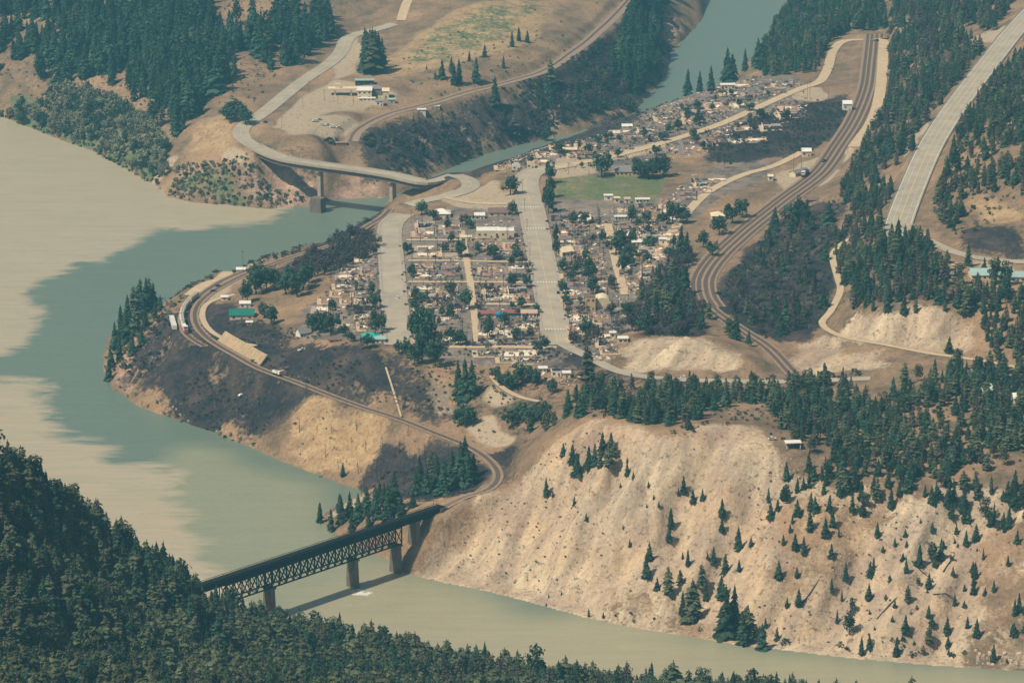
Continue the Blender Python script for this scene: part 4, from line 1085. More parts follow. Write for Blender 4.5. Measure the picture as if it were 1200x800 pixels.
leafy([(492, 400, 40, 26), (500, 408, 38, 26), (484, 398, 30, 16), (495, 425, 36, 26), (510, 430, 36, 26), (478, 420, 24, 16), (486, 428, 26, 20), (468, 415, 16, 14), (500, 395, 34, 24)], DEC, 'broadleaf_tree', 'tall leafy tree in the grove at the foot of the western street', 'tree', 'grove below the western street', 'decid', 5)
leafy([(545, 500, 26, 24), (552, 497, 22, 20), (538, 498, 18, 18)], DEC, 'broadleaf_tree', 'rounded green tree inside the dirt loop by the railway', 'tree', 'trees by the dirt loop', 'decid', 6)
leafy([(600, 500, 22, 24), (620, 498, 26, 24), (634, 496, 22, 22), (612, 490, 18, 20), (640, 490, 20, 18), (600, 455, 20, 24), (612, 448, 22, 26), (625, 450, 18, 20), (588, 452, 14, 16), (645, 460, 16, 18), (580, 445, 14, 16)], DEC, 'broadleaf_tree', 'green bushy tree on the slope below the village', 'tree', 'trees on the slope below the village', 'decid', 7)
leafy([(300, 345, 32, 26), (312, 342, 30, 26), (322, 340, 26, 22), (335, 345, 28, 24), (348, 348, 30, 22), (290, 355, 26, 18), (296, 332, 22, 20), (340, 335, 24, 20), (355, 340, 30, 22), (362, 332, 26, 18), (318, 380, 22, 20), (310, 372, 18, 18)], DEC, 'broadleaf_tree', 'dark green tree beside the green roofed house', 'tree', 'trees around the green roofed house', 'decid', 8)
leafy([(375, 390, 26, 26), (388, 392, 26, 24), (366, 388, 20, 18), (402, 394, 14, 16), (440, 392, 24, 14), (447, 388, 22, 14), (430, 408, 16, 18), (412, 400, 12, 14), (436, 345, 14, 10), (440, 362, 18, 14), (437, 378, 16, 12)], DEC, 'broadleaf_tree', 'green tree near the teal roofed house', 'tree', 'trees around the teal roofed house', 'decid', 9)
leafy([(925, 265, 26, 26), (935, 262, 30, 20), (943, 262, 24, 18)], DEC, 'broadleaf_tree', 'bright green tree beside the eastern railway', 'tree', 'trees beside the eastern railway', 'decid', 10)
leafy([(275, 142, 24, 34), (288, 146, 22, 24), (265, 140, 18, 20)], DEC, 'broadleaf_tree', 'round green tree on the dry bank beside the petrol station road', 'tree', 'round trees by the western road', 'decid', 11)
leafy([(672, 262, 14, 14), (685, 262, 14, 14), (722, 298, 22, 24), (730, 320, 26, 18), (726, 285, 16, 22), (740, 262, 22, 14), (788, 262, 26, 18), (800, 262, 20, 22), (740, 300, 14, 20), (690, 330, 26, 22), (695, 345, 22, 18), (660, 345, 16, 14), (668, 330, 14, 14), (760, 290, 14, 22), (843, 275, 22, 20), (858, 262, 24, 22), (870, 255, 22, 18), (835, 300, 18, 16), (824, 290, 20, 16), (757, 262, 14, 14)], DEC, 'broadleaf_tree', 'dark green tree among the burnt lots east of the main street', 'tree', 'trees in the eastern blocks', 'decid', 12)
leafy([(655, 180, 14, 16), (690, 180, 12, 10), (777, 165, 10, 14), (640, 165, 12, 14), (820, 145, 12, 26), (878, 130, 10, 18), (700, 168, 10, 12), (740, 130, 12, 20)], DEC, 'broadleaf_tree', 'small dark tree among the upper burnt lots', 'tree', 'trees in the upper lots', 'decid', 13)
leafy([(690, 395, 22, 22), (700, 402, 20, 20), (672, 402, 16, 20), (684, 404, 14, 20), (741, 388, 22, 24), (725, 390, 20, 20), (755, 392, 24, 22), (735, 372, 18, 18), (715, 368, 14, 16)], DEC + SCO, 'broadleaf_tree', 'scorched green tree behind the domed hall', 'tree', 'trees behind the domed hall', 'decid', 14)
tw = [q for pg, sd in (([(372, 392), (385, 345), (445, 295), (447, 400)], 171), ([(485, 258), (610, 258), (638, 400), (645, 425), (500, 412)], 172), ([(652, 250), (800, 242), (792, 310), (745, 350), (720, 412), (665, 418)], 173), ([(600, 200), (740, 152), (850, 102), (940, 98), (950, 135), (790, 188), (700, 200)], 174)) for q in scatter(pg, 17, sd, clump=.5)]
rt = random.Random(175)
for (x, y, z) in tw[:130]:
    k_ = rt.random() < .55
    plant_tree('decid', 'broadleaf_tree', x, y, z, rt.uniform(4.5, 9.5), rt.choice(DEC if k_ else SCO), 'small green garden tree surviving among the burnt lots' if k_ else 'brown scorched garden tree among the burnt lots', 'tree', 'garden trees among the burnt lots')
# scorched broadleaf trees along the burnt railway bank
pt = scatter([(440, 250), (462, 258), (445, 300), (400, 320), (355, 330), (330, 320), (380, 300), (420, 275)], 8.5, 61, clump=.4)
r_ = random.Random(62)
for (x, y, z) in pt[:70]:
    plant_tree('scorched', 'scorched_tree', x, y, z, r_.uniform(7, 13), r_.choice(SCO), 'scorched brown tree on the bank between the river railway and the village', 'tree', 'scorched trees on the railway bank')
pt = scatter([(742, 395), (760, 340), (790, 300), (815, 300), (812, 345), (835, 380), (800, 395)], 9.5, 63, clump=.4) + scatter([(835, 350), (870, 300), (960, 250), (970, 300), (960, 380), (900, 400)], 16, 64, clump=.42)
for (x, y, z) in pt[:80]:
    plant_tree('scorched', 'scorched_tree', x, y, z, r_.uniform(6, 12), r_.choice(SCO), 'scorched brown tree beside the eastern railway curve', 'tree', 'scorched trees beside the eastern railway')
pt = scatter([(430, 200), (480, 165), (560, 135), (640, 110), (700, 80), (750, 60), (770, 90), (730, 130), (620, 160), (540, 185), (470, 215)], 13, 65, clump=.42)
for (x, y, z) in pt[:120]:
    plant_tree('scorched', 'scorched_tree', x, y, z, r_.uniform(6, 13), r_.choice(SCO), 'scorched brown tree clinging to the canyon wall', 'tree', 'scorched trees on the canyon wall')
# charred snags
SN = 0
for pix, sp, sd, lab, grp in (([(375, 340), (440, 290), (445, 390), (380, 395)], 12, 71, 'thin charred tree standing among ruins left of the western street', 'charred trees left of the western street'),
                              ([(485, 260), (612, 255), (640, 400), (485, 410)], 15, 72, 'thin charred tree standing in the lots between the two wide streets', 'charred trees between the streets'),
                              ([(655, 250), (800, 245), (790, 310), (740, 350), (700, 400), (660, 395)], 11, 73, 'thin charred tree standing in the lots east of the main street', 'charred trees east of the main street'),
                              ([(830, 160), (980, 110), (980, 160), (900, 190), (840, 195)], 17, 74, 'thin charred tree in the blackened field below the rail yard', 'charred trees below the rail yard'),
                              ([(190, 440), (300, 440), (440, 490), (550, 530), (560, 570), (460, 590), (330, 500), (220, 480)], 14, 75, 'thin charred tree on the blackened river bank', 'charred trees on the river bank')):
    for (x, y, z) in scatter(pix, sp, sd, clump=.46):
        if SN >= 290: break
        o = bpy.data.objects.new('charred_tree', r_.choice(SNAG)); link(o); o.location = (x, y, z); o.rotation_euler = (r_.uniform(-.08, .08), r_.uniform(-.08, .08), r_.uniform(0, 6.28))
        h = r_.uniform(5, 11); o.scale = (h, h, h); tag(o, lab, 'charred tree', grp); SN += 1
# willows on the western shore
pt = scatter([(-10, 100), (60, 105), (140, 120), (190, 165), (195, 215), (170, 208), (110, 175), (50, 154), (-10, 132)], 8.5, 81)
for (x, y, z) in pt[:150]:
    plant_tree('olive', 'willow_tree', x, y, z, r_.uniform(8, 16), *((r_.choice(OLV), 'olive grey willow in the thicket along the muddy river') if r_.random() < .72 else (r_.choice(DEC), 'dark green tree among the willows along the muddy river')), 'willow', 'willows along the muddy river')

def gn_forest(name, items, protos, label, cat):
    """one object: a point cloud whose points carry shared tree meshes"""
    vs_ = np.array([i[:3] for i in items], np.float32)
    me_ = bpy.data.meshes.new(name); me_.vertices.add(len(vs_)); me_.vertices.foreach_set('co', vs_.ravel())
    a = me_.attributes.new('tree_height', 'FLOAT', 'POINT'); a.data.foreach_set('value', np.array([i[3] for i in items], np.float32))
    a = me_.attributes.new('tree_kind', 'INT', 'POINT'); a.data.foreach_set('value', np.array([i[4] for i in items], np.int32))
    o = link(bpy.data.objects.new(name, me_)); tag(o, label, cat, kind='stuff')
    ng = bpy.data.node_groups.new(name, 'GeometryNodeTree')
    ng.interface.new_socket('Geometry', in_out='INPUT', socket_type='NodeSocketGeometry'); ng.interface.new_socket('Geometry', in_out='OUTPUT', socket_type='NodeSocketGeometry')
    n = ng.nodes; l = ng.links
    gi = n.new('NodeGroupInput'); go = n.new('NodeGroupOutput'); jn = n.new('GeometryNodeJoinGeometry')
    ah = n.new('GeometryNodeInputNamedAttribute'); ah.data_type = 'FLOAT'; ah.inputs[0].default_value = 'tree_height'
    ak = n.new('GeometryNodeInputNamedAttribute'); ak.data_type = 'INT'; ak.inputs[0].default_value = 'tree_kind'
    rr = n.new('FunctionNodeRandomValue'); rr.data_type = 'FLOAT_VECTOR'; rr.inputs[0].default_value = (-.05, -.05, 0); rr.inputs[1].default_value = (.05, .05, 6.283)
    rs = n.new('FunctionNodeRandomValue'); rs.data_type = 'FLOAT'; rs.inputs[2].default_value = .85; rs.inputs[3].default_value = 1.3; rs.inputs['Seed'].default_value = 4
    mu = n.new('ShaderNodeMath'); mu.operation = 'MULTIPLY'; l.new(ah.outputs[0], mu.inputs[0]); l.new(rs.outputs[1], mu.inputs[1])
    cx = n.new('ShaderNodeCombineXYZ'); l.new(mu.outputs[0], cx.inputs[0]); l.new(mu.outputs[0], cx.inputs[1]); l.new(ah.outputs[0], cx.inputs[2])
    hidden = bpy.data.collections.get('tree_prototypes') or bpy.data.collections.new('tree_prototypes')
    for k, pm in enumerate(protos):
        po = bpy.data.objects.new('tree_prototype', pm); hidden.objects.link(po)
        oi = n.new('GeometryNodeObjectInfo'); oi.inputs[0].default_value = po; oi.inputs[1].default_value = False
        cmp_ = n.new('FunctionNodeCompare'); cmp_.data_type = 'INT'; cmp_.operation = 'EQUAL'; l.new(ak.outputs[0], cmp_.inputs[2]); cmp_.inputs[3].default_value = k
        ip = n.new('GeometryNodeInstanceOnPoints'); l.new(gi.outputs[0], ip.inputs['Points']); l.new(cmp_.outputs[0], ip.inputs['Selection']); l.new(oi.outputs['Geometry'], ip.inputs['Instance'])
        l.new(rr.outputs[0], ip.inputs['Rotation']); l.new(cx.outputs[0], ip.inputs['Scale'])
        l.new(ip.outputs[0], jn.inputs[0])
    l.new(jn.outputs[0], go.inputs[0])
    md = o.modifiers.new('trees', 'NODES'); md.node_group = ng
    return o
gn_forest('conifer_forest', FOREST, [c_[2] for c_ in CON], 'dense dark green conifer forest covering the valley hillsides', 'forest')
print('forest trees', len(FOREST), counts, SN)

# ground shrubs: too many and small to count
SHRUB = []
def shrubs(pix, sp, sd, hmin, hmax, kinds, clump=.45):
    r = random.Random(sd)
    for (x, y, z) in scatter(pix, sp, sd, clump=clump):
        h = r.uniform(hmin, hmax)
        if visible(x, y, z, h): SHRUB.append((x, y, z - .05 * h, h, r.choice(kinds)))
shrubs([(195, 232), (210, 195), (262, 190), (310, 210), (360, 235), (320, 243), (250, 239)], 3.8, 91, 1.5, 4.5, [0, 1, 3, 4, 1, 3], .40)
shrubs([(0, 130), (60, 150), (120, 172), (190, 215), (195, 232), (110, 178), (0, 137)], 4, 92, 2, 4.5, [0, 1, 3, 4], .2)
shrubs([(190, 352), (240, 326), (345, 290), (430, 255), (440, 262), (350, 296), (240, 338), (205, 360), (200, 400), (170, 440), (120, 435), (130, 390)], 5, 93, 1.5, 4, [2, 2, 0, 1], .42)
shrubs([(125, 440), (180, 470), (250, 500), (350, 545), (400, 565), (380, 570), (280, 528), (160, 480)], 4.5, 94, 1.2, 3.2, [0, 2, 1, 4], .45)
shrubs([(185, 435), (300, 440), (360, 474), (345, 505), (220, 490)], 4.2, 95, .8, 2.4, [2, 2, 2, 1], .5)
shrubs([(455, 500), (565, 535), (560, 575), (440, 590), (430, 545)], 4.2, 195, .8, 2.6, [2, 2, 2, 1], .45)
shrubs([(360, 474), (450, 490), (430, 545), (345, 535)], 7, 196, .5, 1.6, [2, 1, 3], .55)
shrubs([(232, 385), (300, 375), (440, 418), (455, 480), (400, 465), (300, 428)], 4.2, 96, 1, 2.6, [2, 2, 1], .5)
shrubs([(835, 350), (900, 270), (985, 230), (965, 380), (900, 400)], 5, 97, 1, 3.5, [2, 0, 1, 2], .45)
shrubs([(830, 165), (900, 130), (1000, 110), (985, 155), (940, 185), (830, 195)], 4.6, 98, 1, 3, [2, 2, 0], .45)
shrubs([(420, 165), (540, 120), (640, 90), (700, 50), (790, 60), (740, 130), (620, 165), (480, 215)], 4.6, 99, 1.5, 4.5, [2, 2, 0, 4], .4)
shrubs([(680, 450), (900, 452), (1010, 445), (1000, 430), (930, 440), (800, 445)], 6, 100, 1.5, 4, [2, 1, 0], .42)
shrubs([(700, 455), (1200, 445), (1200, 570), (960, 550), (870, 495), (800, 515), (690, 488)], 7, 101, 1, 3, [0, 1, 2], .45)
shrubs([(500, 650), (620, 560), (700, 500), (830, 505), (930, 545), (1200, 580), (1200, 785), (690, 723)], 6.5, 102, .5, 1.4, [1, 0, 3, 2], .52)
shrubs([(690, 722), (760, 735), (900, 755), (1200, 783), (1200, 775), (900, 748), (760, 728)], 4.5, 103, 1.2, 3.5, [0, 1, 4, 3], .42)
shrubs([(365, 360), (440, 290), (800, 240), (760, 360), (650, 425), (480, 412)], 5.2, 104, .8, 2.6, [2, 2, 0, 1, 2], .5)
shrubs([(590, 205), (700, 155), (860, 95), (960, 120), (780, 185)], 7, 105, .8, 2.6, [2, 2, 0, 1], .48)
shrubs([(450, 80), (640, 0), (730, 0), (640, 85), (500, 120)], 12, 106, .8, 2.4, [1, 3, 0], .5)
shrubs([(1090, 245), (1200, 80), (1200, 230), (1130, 290)], 7, 107, 1, 3.5, [0, 1, 3, 2], .4)
shrubs([(990, 200), (1060, 180), (1150, 60), (1040, 20), (1040, 110)], 7, 108, 1, 4, [0, 1, 2, 2], .4)
shrubs([(0, 0), (380, 0), (300, 120), (180, 160), (0, 100)], 11, 109, 1, 3, [0, 1, 3], .48)
shrubs([(480, 430), (640, 430), (640, 500), (520, 500), (470, 480)], 5, 110, .8, 2.5, [0, 1, 2], .5)
shrubs([(640, 205), (645, 200), (652, 250), (645, 250)], 4, 111, 1.5, 3, [0, 4], .2)
shrubs([(950, 270), (1050, 270), (1180, 350), (1140, 360), (1000, 360)], 7, 112, 1, 3.5, [0, 1, 2, 2], .42)
gn_forest('low_shrubs', SHRUB, SHR, 'low scattered shrubs and scorched brush on the valley ground', 'shrubs')
print('shrubs', len(SHRUB))
# ------------------------------------------------------------------ railway truss bridge over the river
def px_on_line(A, B, px):
    """parameter along the line A-B whose point (at water level) shows at column px"""
    lo, hi = -0.2, 1.2
    for _ in range(40):
        m = (lo + hi) / 2
        if to_px(A[0] + (B[0] - A[0]) * m, A[1] + (B[1] - A[1]) * m, 0)[0] < px: lo = m
        else: hi = m
    return (lo + hi) / 2
DZ = 30.2
BE = Vector(tuple(R['lower_railway']['line'][-1][:2]) + (DZ,)); BW = Vector(P(200, 696.5, DZ))
bdir = (BE - BW); bdir.z = 0; BLEN = bdir.length; bdir.normalize(); bang = math.atan2(bdir.y, bdir.x); bn = Vector((-bdir.y, bdir.x, 0))
br = empty('railway_bridge', (BW.x, BW.y, 0), bang)
tag(br, 'dark steel deck truss railway bridge on concrete piers over the muddy river', 'bridge')
tp = [px_on_line(BW, BE, q) * BLEN for q in (262, 316, 413.5, 464, 486)]   # pier stations
tr0, tr1 = tp[0], tp[3] + 3
MB().box((BLEN / 2, 0, DZ - .2), (BLEN + 6, 5.6, .5)).build('deck', M['steel'], br)
for s in (-1, 1):
    MB().box((BLEN / 2, s * 2.4, DZ - 2.1), (BLEN + 4, .35, 3.2)).build('side_girder', M['steel'], br)
    MB().box((BLEN / 2, s * 3.0, DZ + .55), (BLEN + 4, .12, .25)).build('walkway_rail', M['steel'], br)
mb = MB()
for k in range(int(BLEN / .9)): mb.box((k * .9 + .4, 0, DZ + .13), (.4, 3.0, .16))
tag(mb.build('sleepers', M['steel'], br), kind='stuff')
for g in (-.72, .72): MB().box((BLEN / 2, g, DZ + .3), (BLEN, .14, .18)).build('rail', M['rail'], br)
for s in (-1, 1):
    for k in range(int(BLEN / 6)): MB().box((k * 6 + 3, s * 3.0, DZ + .3), (.12, .12, .6)).build('rail_post', M['steel'], br)
TB = DZ - 13.6
for a, b in ((tp[0], tp[1]), (tp[1], tp[2]), (tp[2], tp[3] + 2.5)):
    n = max(4, int(round((b - a) / 5.2))); st = (b - a) / n
    for s in (-1, 1):
        y = s * 2.5
        MB().box(((a + b) / 2, y, TB), (b - a - .2, .55, .7)).build('bottom_chord', M['steel'], br)
        MB().box(((a + b) / 2, y, DZ - 3.9), (b - a - .2, .5, .55)).build('top_chord', M['steel'], br)
        for k in range(n):
            x0, x1 = a + k * st, a + (k + 1) * st
            MB().beam((x0, y, DZ - 4), (x1, y, TB), .42, .42).build('diagonal', M['steel'], br)
            MB().beam((x0, y, TB), (x1, y, DZ - 4), .34, .34).build('diagonal', M['steel'], br)
            MB().beam((x0, y * .99, TB), (x0, y * .99, DZ - 4), .4, .4).build('post', M['steel'], br)
        MB().beam((b - .2, y * .99, TB), (b - .2, y * .99, DZ - 4), .6, .6).build('post', M['steel'], br)
    for k in range(0, n + 1, 2):
        x = a + k * st
        MB().beam((x, -2.4, TB), (x, 2.4, TB), .35, .35).build('cross_beam', M['steel'], br)
for i, t in enumerate(tp):
    top = TB - .4 if i < 4 else DZ - 3.8
    gx_, gy_2 = BW.x + bdir.x * t, BW.y + bdir.y * t
    zb = min(float(hz(gx_, gy_2)), 0) - 2.0 if i < 4 else float(hz(gx_, gy_2)) - 2
    if i == 0: zb = float(hz(gx_, gy_2)) - 2
    MB().box((t, 0, (top + zb) / 2), (3.6, 7.4, top - zb), taper=.80).build('pier', M['concrete_d'], br)
    MB().box((t, 0, top - .3), (4.2, 7.2, .9)).build('pier_cap', M['concrete_d'], br)
MB().box((BLEN + 1.5, 0, DZ - 4.6), (5, 7.5, 8.2)).build('abutment', M['concrete_d'], br)
MB().box((-1.5, 0, DZ - 4.6), (5, 7.5, 8.2)).build('abutment', M['concrete_d'], br)

# ------------------------------------------------------------------ curved road bridge
rb = empty('road_bridge', P(375, 183, 0)[:2] + (0,)); o0 = Vector(rb.location)
tag(rb, 'long curving concrete road bridge across the green river', 'bridge')
e0 = R['west_road']['line'][0]; e1 = R['bridge_road']['line'][0]
ctrl = [tuple(e0)] + [P(q[0], q[1], q[2]) for q in ((330, 177, 43.4), (375, 183, 44), (420, 187, 44.8), (460, 191.5, 45.6), (500, 197.5, 46.4))] + [tuple(e1)]
c2 = spline(ctrl, 5.0)
zz = np.linspace(e0[2], e1[2], len(c2)); dline = np.stack([c2[:, 0] - o0.x, c2[:, 1] - o0.y, zz - o0.z], 1)
def prism_strip(line, off0, off1, z0, z1):
    p = np.asarray(line); t = np.gradient(p[:, :2], axis=0); t /= np.linalg.norm(t, axis=1, keepdims=True); nr = np.stack([t[:, 1], -t[:, 0]], 1)
    mb = MB(); n = len(p); vs_ = []
    for o, z in ((off0, z0), (off1, z0), (off1, z1), (off0, z1)):
        for i in range(n): vs_.append((p[i, 0] + nr[i, 0] * o, p[i, 1] + nr[i, 1] * o, p[i, 2] + z))
    fs = []
    for k in range(4):
        k2 = (k + 1) % 4
        for i in range(n - 1): fs.append((k * n + i, k * n + i + 1, k2 * n + i + 1, k2 * n + i))
    fs += [(0, n, 2 * n, 3 * n), (n - 1, 4 * n - 1, 3 * n - 1, 2 * n - 1)]
    return mb.add(vs_, fs)
prism_strip(dline, -6.6, 6.6, -.6, .12).build('deck', M['asphalt'], rb)
for s in (-1, 1):
    prism_strip(dline, s * 4.4 - .5, s * 4.4 + .5, -4.6, -.61).build('girder', M['concrete_d'], rb)
    prism_strip(dline, s * 6.75 - .14, s * 6.75 + .14, -.9, 1.1).build('parapet', M['concrete'], rb)
prism_strip(dline, -.12, .12, .125, .14).build('centre_line', M['paint_y'], rb)
for px in (374, 462, 507):
    k = min(range(len(dline)), key=lambda i: abs(to_px(dline[i][0] + o0.x, dline[i][1] + o0.y, 30)[0] - px))
    x, y, z = dline[k]; g = float(hz(x + o0.x, y + o0.y)); g = max(g, -3)
    tv = dline[min(k + 1, len(dline) - 1)] - dline[k - 1]; an = math.atan2(tv[1], tv[0])
    MB().box((x, y, (z - 5.4 + g - 1) / 2), (3.2, 5.0, z - 5.4 - g + 1), an, taper=.86).build('pier', M['concrete'], rb)
    MB().box((x, y, z - 4.7), (3.4, 9.5, 1.4), an).build('pier_cap', M['concrete'], rb)
    if px == 374:
        MB().box((x - 2, y - 6, g + 6.5), (10.5, 8, 16), an, taper=.95).build('old_pier_footing', M['concrete_d'], rb)

# ------------------------------------------------------------------ buildings
def facing(px, py):
    return G(px, py)

def building(name, px, py, w, d, h, roof, wallm, roofm, label, cat='house', rz=0.03, rh=None, wins=3, door=True, over=.5, group=None, storeys=1, side=1):
    x, y, z = G(px, py); y += d / 2
    z = min(float(hz(x + a * w / 2, y + b * d / 2)) for a in (-1, 1) for b in (-1, 1))
    e = empty(name, (x, y, z), rz); tag(e, label, cat, group)
    rh = rh if rh is not None else min(w, d) * .22
    bz = -1.0
    wl_ = MB(); wl_.box((0, 0, (h + bz) / 2), (w, d, h - bz))
    if roof == 'gable':
        wl_.add([(-w / 2, -d / 2, h), (-w / 2, d / 2, h), (-w / 2, 0, h + rh), (w / 2, -d / 2, h), (w / 2, d / 2, h), (w / 2, 0, h + rh)], [(0, 2, 1), (3, 4, 5)])
    wl_.build('wall', wallm, e)
    t = .25
    ow, od = w / 2 + over, d / 2 + over
    if roof == 'flat':
        MB().box((0, 0, h + .2), (w + 2 * over, d + 2 * over, .4)).build('roof', roofm, e)
    elif roof == 'shed':
        MB().add([(-ow, -od, h + .1), (ow, -od, h + .1), (ow, od, h + rh), (-ow, od, h + rh), (-ow, -od, h + .4), (ow, -od, h + .4), (ow, od, h + rh + .3), (-ow, od, h + rh + .3)], BOXF).build('roof', roofm, e)
    elif roof == 'gable':
        for s in (-1, 1):
            vs_ = [(-ow, s * od, h - rh * over / (d / 2)), (ow, s * od, h - rh * over / (d / 2)), (ow, 0, h + rh), (-ow, 0, h + rh)]
            vs_ += [(a, b, c_ + t) for a, b, c_ in vs_]
            fs = BOXF if s < 0 else [tuple(reversed(f)) for f in BOXF]
            MB().add(vs_, fs).build('roof_slope', roofm, e)
    elif roof == 'hip':
        k = max(0.0, w / 2 - d / 2)
        MB().add([(-ow, -od, h), (ow, -od, h), (ow, od, h), (-ow, od, h), (-k, 0, h + rh), (k, 0, h + rh)], [(0, 1, 5, 4), (1, 2, 5), (2, 3, 4, 5), (3, 0, 4), (3, 2, 1, 0)]).build('roof', roofm, e)
    elif roof == 'arch':
        mb = MB(); n = 12; vs_ = []
        for s in (-1, 1):
            for i in range(n + 1):
                a = math.pi * i / n; vs_.append((-math.cos(a) * ow, s * od, h + math.sin(a) * rh))
        fs = [(i, i + 1, n + 1 + i + 1, n + 1 + i) for i in range(n)] + [tuple(range(n, -1, -1)), tuple(range(n + 1, 2 * n + 2))]
        mb.add(vs_, fs).build('roof', roofm, e)
    for st in range(storeys):
        zc = (st + .55) * h / storeys
        for i in range(wins):
            wx = -w / 2 + w * (i + .5) / wins
            if door and st == 0 and i == wins // 2:
                MB().box((wx, -d / 2 - .03, min(2.1, h * .8) / 2), (1.1, .1, min(2.1, h * .8))).build('door', M['brown_roof'], e)
            else:
                wd = MB().box((wx, -d / 2 - .02, zc), (min(1.6, w / wins * .55), .08, min(1.2, h / storeys * .4))).build('window', M['glass'], e)
                MB().box((wx, -d / 2 - .05, zc - min(1.2, h / storeys * .4) / 2 - .08), (min(1.8, w / wins * .62), .16, .12)).build('sill', M['white'], wd)
    if roof in ('gable', 'hip') and w > 9:
        MB().box((w * .22, d * .12, h + rh * .9), (.8, .8, 1.6)).build('chimney', M['concrete_d'], e)
    return e

building('house', 517, 256, 13, 11, 4.2, 'hip', M['cream'], M['white'], 'cream house with a bright white roof below the bridge loop', rh=2.8)
building('house', 546, 257, 9, 9, 3.4, 'gable', M['white'], M['brown_roof'], 'small white house with brown gable roof beside the white roofed house', rh=2.0)
building('house', 584, 253, 14, 10, 3.2, 'gable', M['cream'], M['brown_roof'], 'long low building with plain brown roof next to the main street tree', rh=2.4)
building('house', 562, 257, 7, 6, 3, 'shed', M['white'], M['white'], 'tiny white shed between two brown roofed houses', 'shed', rh=.8, wins=2)
building('warehouse', 572, 279, 16.5, 11, 5.5, 'flat', M['cream'], M['white'], 'larger of two flat roofed cream warehouses by the alley', 'warehouse', wins=4, over=.1)
building('warehouse', 593.5, 279, 10.5, 10, 5.2, 'flat', M['cream'], M['white'], 'smaller of two flat roofed cream warehouses nearer the main street', 'warehouse', wins=2, over=.1)
building('storage_shed', 546, 283, 8, 6, 3, 'flat', M['cream'], M['cream'], 'small flat cream shed behind the larger warehouse', 'shed', wins=2, over=.2)
building('burnt_motel', 574, 371, 13, 6, 2.2, 'shed', M['cream'], M['red'], 'burnt motel wing with rusty red roof by the alley', 'motel', rh=.5, wins=4)
building('burnt_motel', 600, 371, 12, 6, 2.4, 'shed', M['blue'], M['red'], 'burnt motel wing with red roof and blue front', 'motel', rh=.5, wins=4)
building('burnt_motel', 620, 372, 10, 6, 2.8, 'shed', M['white'], M['rub_tan'], 'burnt motel wing with white front and scorched tan roof', 'motel', rh=.8, wins=4)
building('blue_shelter', 586, 373, 5, 3, 2.4, 'shed', M['blue'], M['blue'], 'small bright blue tarpaulin shelter before the red roofed motel', 'shelter', rh=.6, wins=0, door=False)
building('stucco_tower', 692, 364, 6.2, 6.5, 9.0, 'flat', M['tan'], M['brown_roof'], 'tall narrow tan stucco building beside the domed hall', 'building', wins=2, storeys=2, over=.1)
building('domed_hall', 706, 362, 12, 12, 1.6, 'arch', M['cream'], M['cream'], 'pale hall with a round arched roof beside the stucco tower', 'hall', rh=6.2, wins=3, over=.1)
building('house', 434, 401, 11, 10, 3.2, 'hip', M['white'], M['teal_roof'], 'house with bright teal metal roof at the foot of the western street', rh=2.6)
building('carport', 445, 402, 6.5, 6, 2.6, 'shed', M['white'], M['pale_teal'], 'white carport beside the teal roofed house', 'carport', rh=.6, wins=2)
building('house', 283, 374, 16, 11, 3.6, 'gable', M['cream'], M['green_roof'], 'house with dark green metal roof on the river point', rh=2.8)
building('storage_shed', 287, 360, 7, 4, 3.0, 'shed', M['white'], M['white'], 'white shed behind the green roofed house', 'shed', rh=.8, wins=2)
building('storage_shed', 292, 381, 4, 3.5, 2.2, 'flat', M['cream'], M['white'], 'little cream shed in front of the green roofed house', 'shed', wins=1, door=False)
building('storage_shed', 263, 352, 4.5, 3, 2.2, 'shed', M['white'], M['white'], 'little white shed beside the dark parked cars', 'shed', rh=.5, wins=1, door=False)
building('house', 355, 394, 7.5, 7, 3.2, 'gable', M['white'], M['grey_roof'], 'small white house with grey gable roof above the burnt bank', rh=2.6, rz=.5)
building('storage_shed', 392, 401, 7, 4, 2.4, 'flat', M['rub_tan'], M['brown_roof'], 'flat brown shed between the trees near the teal roofed house', 'shed', wins=2)
building('house', 842, 258, 10, 10, 3.6, 'hip', M['cream'], M['cream'], 'cream house with pale hipped roof under trees by the railway', rh=2.4)
building('school', 738, 206, 22, 16, 3.6, 'hip', M['tan'], M['grey_roof'], 'tan building with broad grey hipped roof above the playing field', 'school', rh=3.4, wins=7)
building('storage_shed', 713, 235, 6, 4, 3.8, 'flat', M['white'], M['white'], 'boxy white shed at the lower edge of the playing field', 'shed', wins=1, door=False)
building('storage_shed', 723, 238, 4, 4, 3.6, 'flat', M['cream'], M['cream'], 'cream shed beside the boxy white shed by the playing field', 'shed', wins=1, door=False)
building('storage_shed', 735, 238, 4, 3, 3.2, 'gable', M['white'], M['rub_tan'], 'narrow pale shed with scorched roof by the playing field', 'shed', wins=1, rh=1)
building('trailer_home', 753, 238, 10, 4, 2.8, 'flat', M['white'], M['white'], 'long white trailer home below the playing field', 'trailer', wins=4)
building('trailer_home', 728, 258, 9, 4, 2.6, 'flat', M['cream'], M['white'], 'cream trailer home in front of a dark tree', 'trailer', wins=4)
building('garage', 748, 288, 8.5, 6, 2.6, 'shed', M['cream'], M['white'], 'low cream garage in the eastern burnt block', 'garage', rh=.8, wins=3)
building('garage', 777, 286, 5, 4, 3.4, 'flat', M['white'], M['white'], 'upright white shed in the eastern burnt block', 'shed', wins=1)
building('garage', 785, 287, 4, 4, 3.2, 'flat', M['cream'], M['cream'], 'upright cream shed beside the white shed', 'shed', wins=1)
building('community_hall', 662, 300, 9, 9, 3.6, 'gable', M['cream'], M['cream'], 'cream hall with pale gabled roof on the east side of the main street', 'hall', rh=2.6, rz=.5)
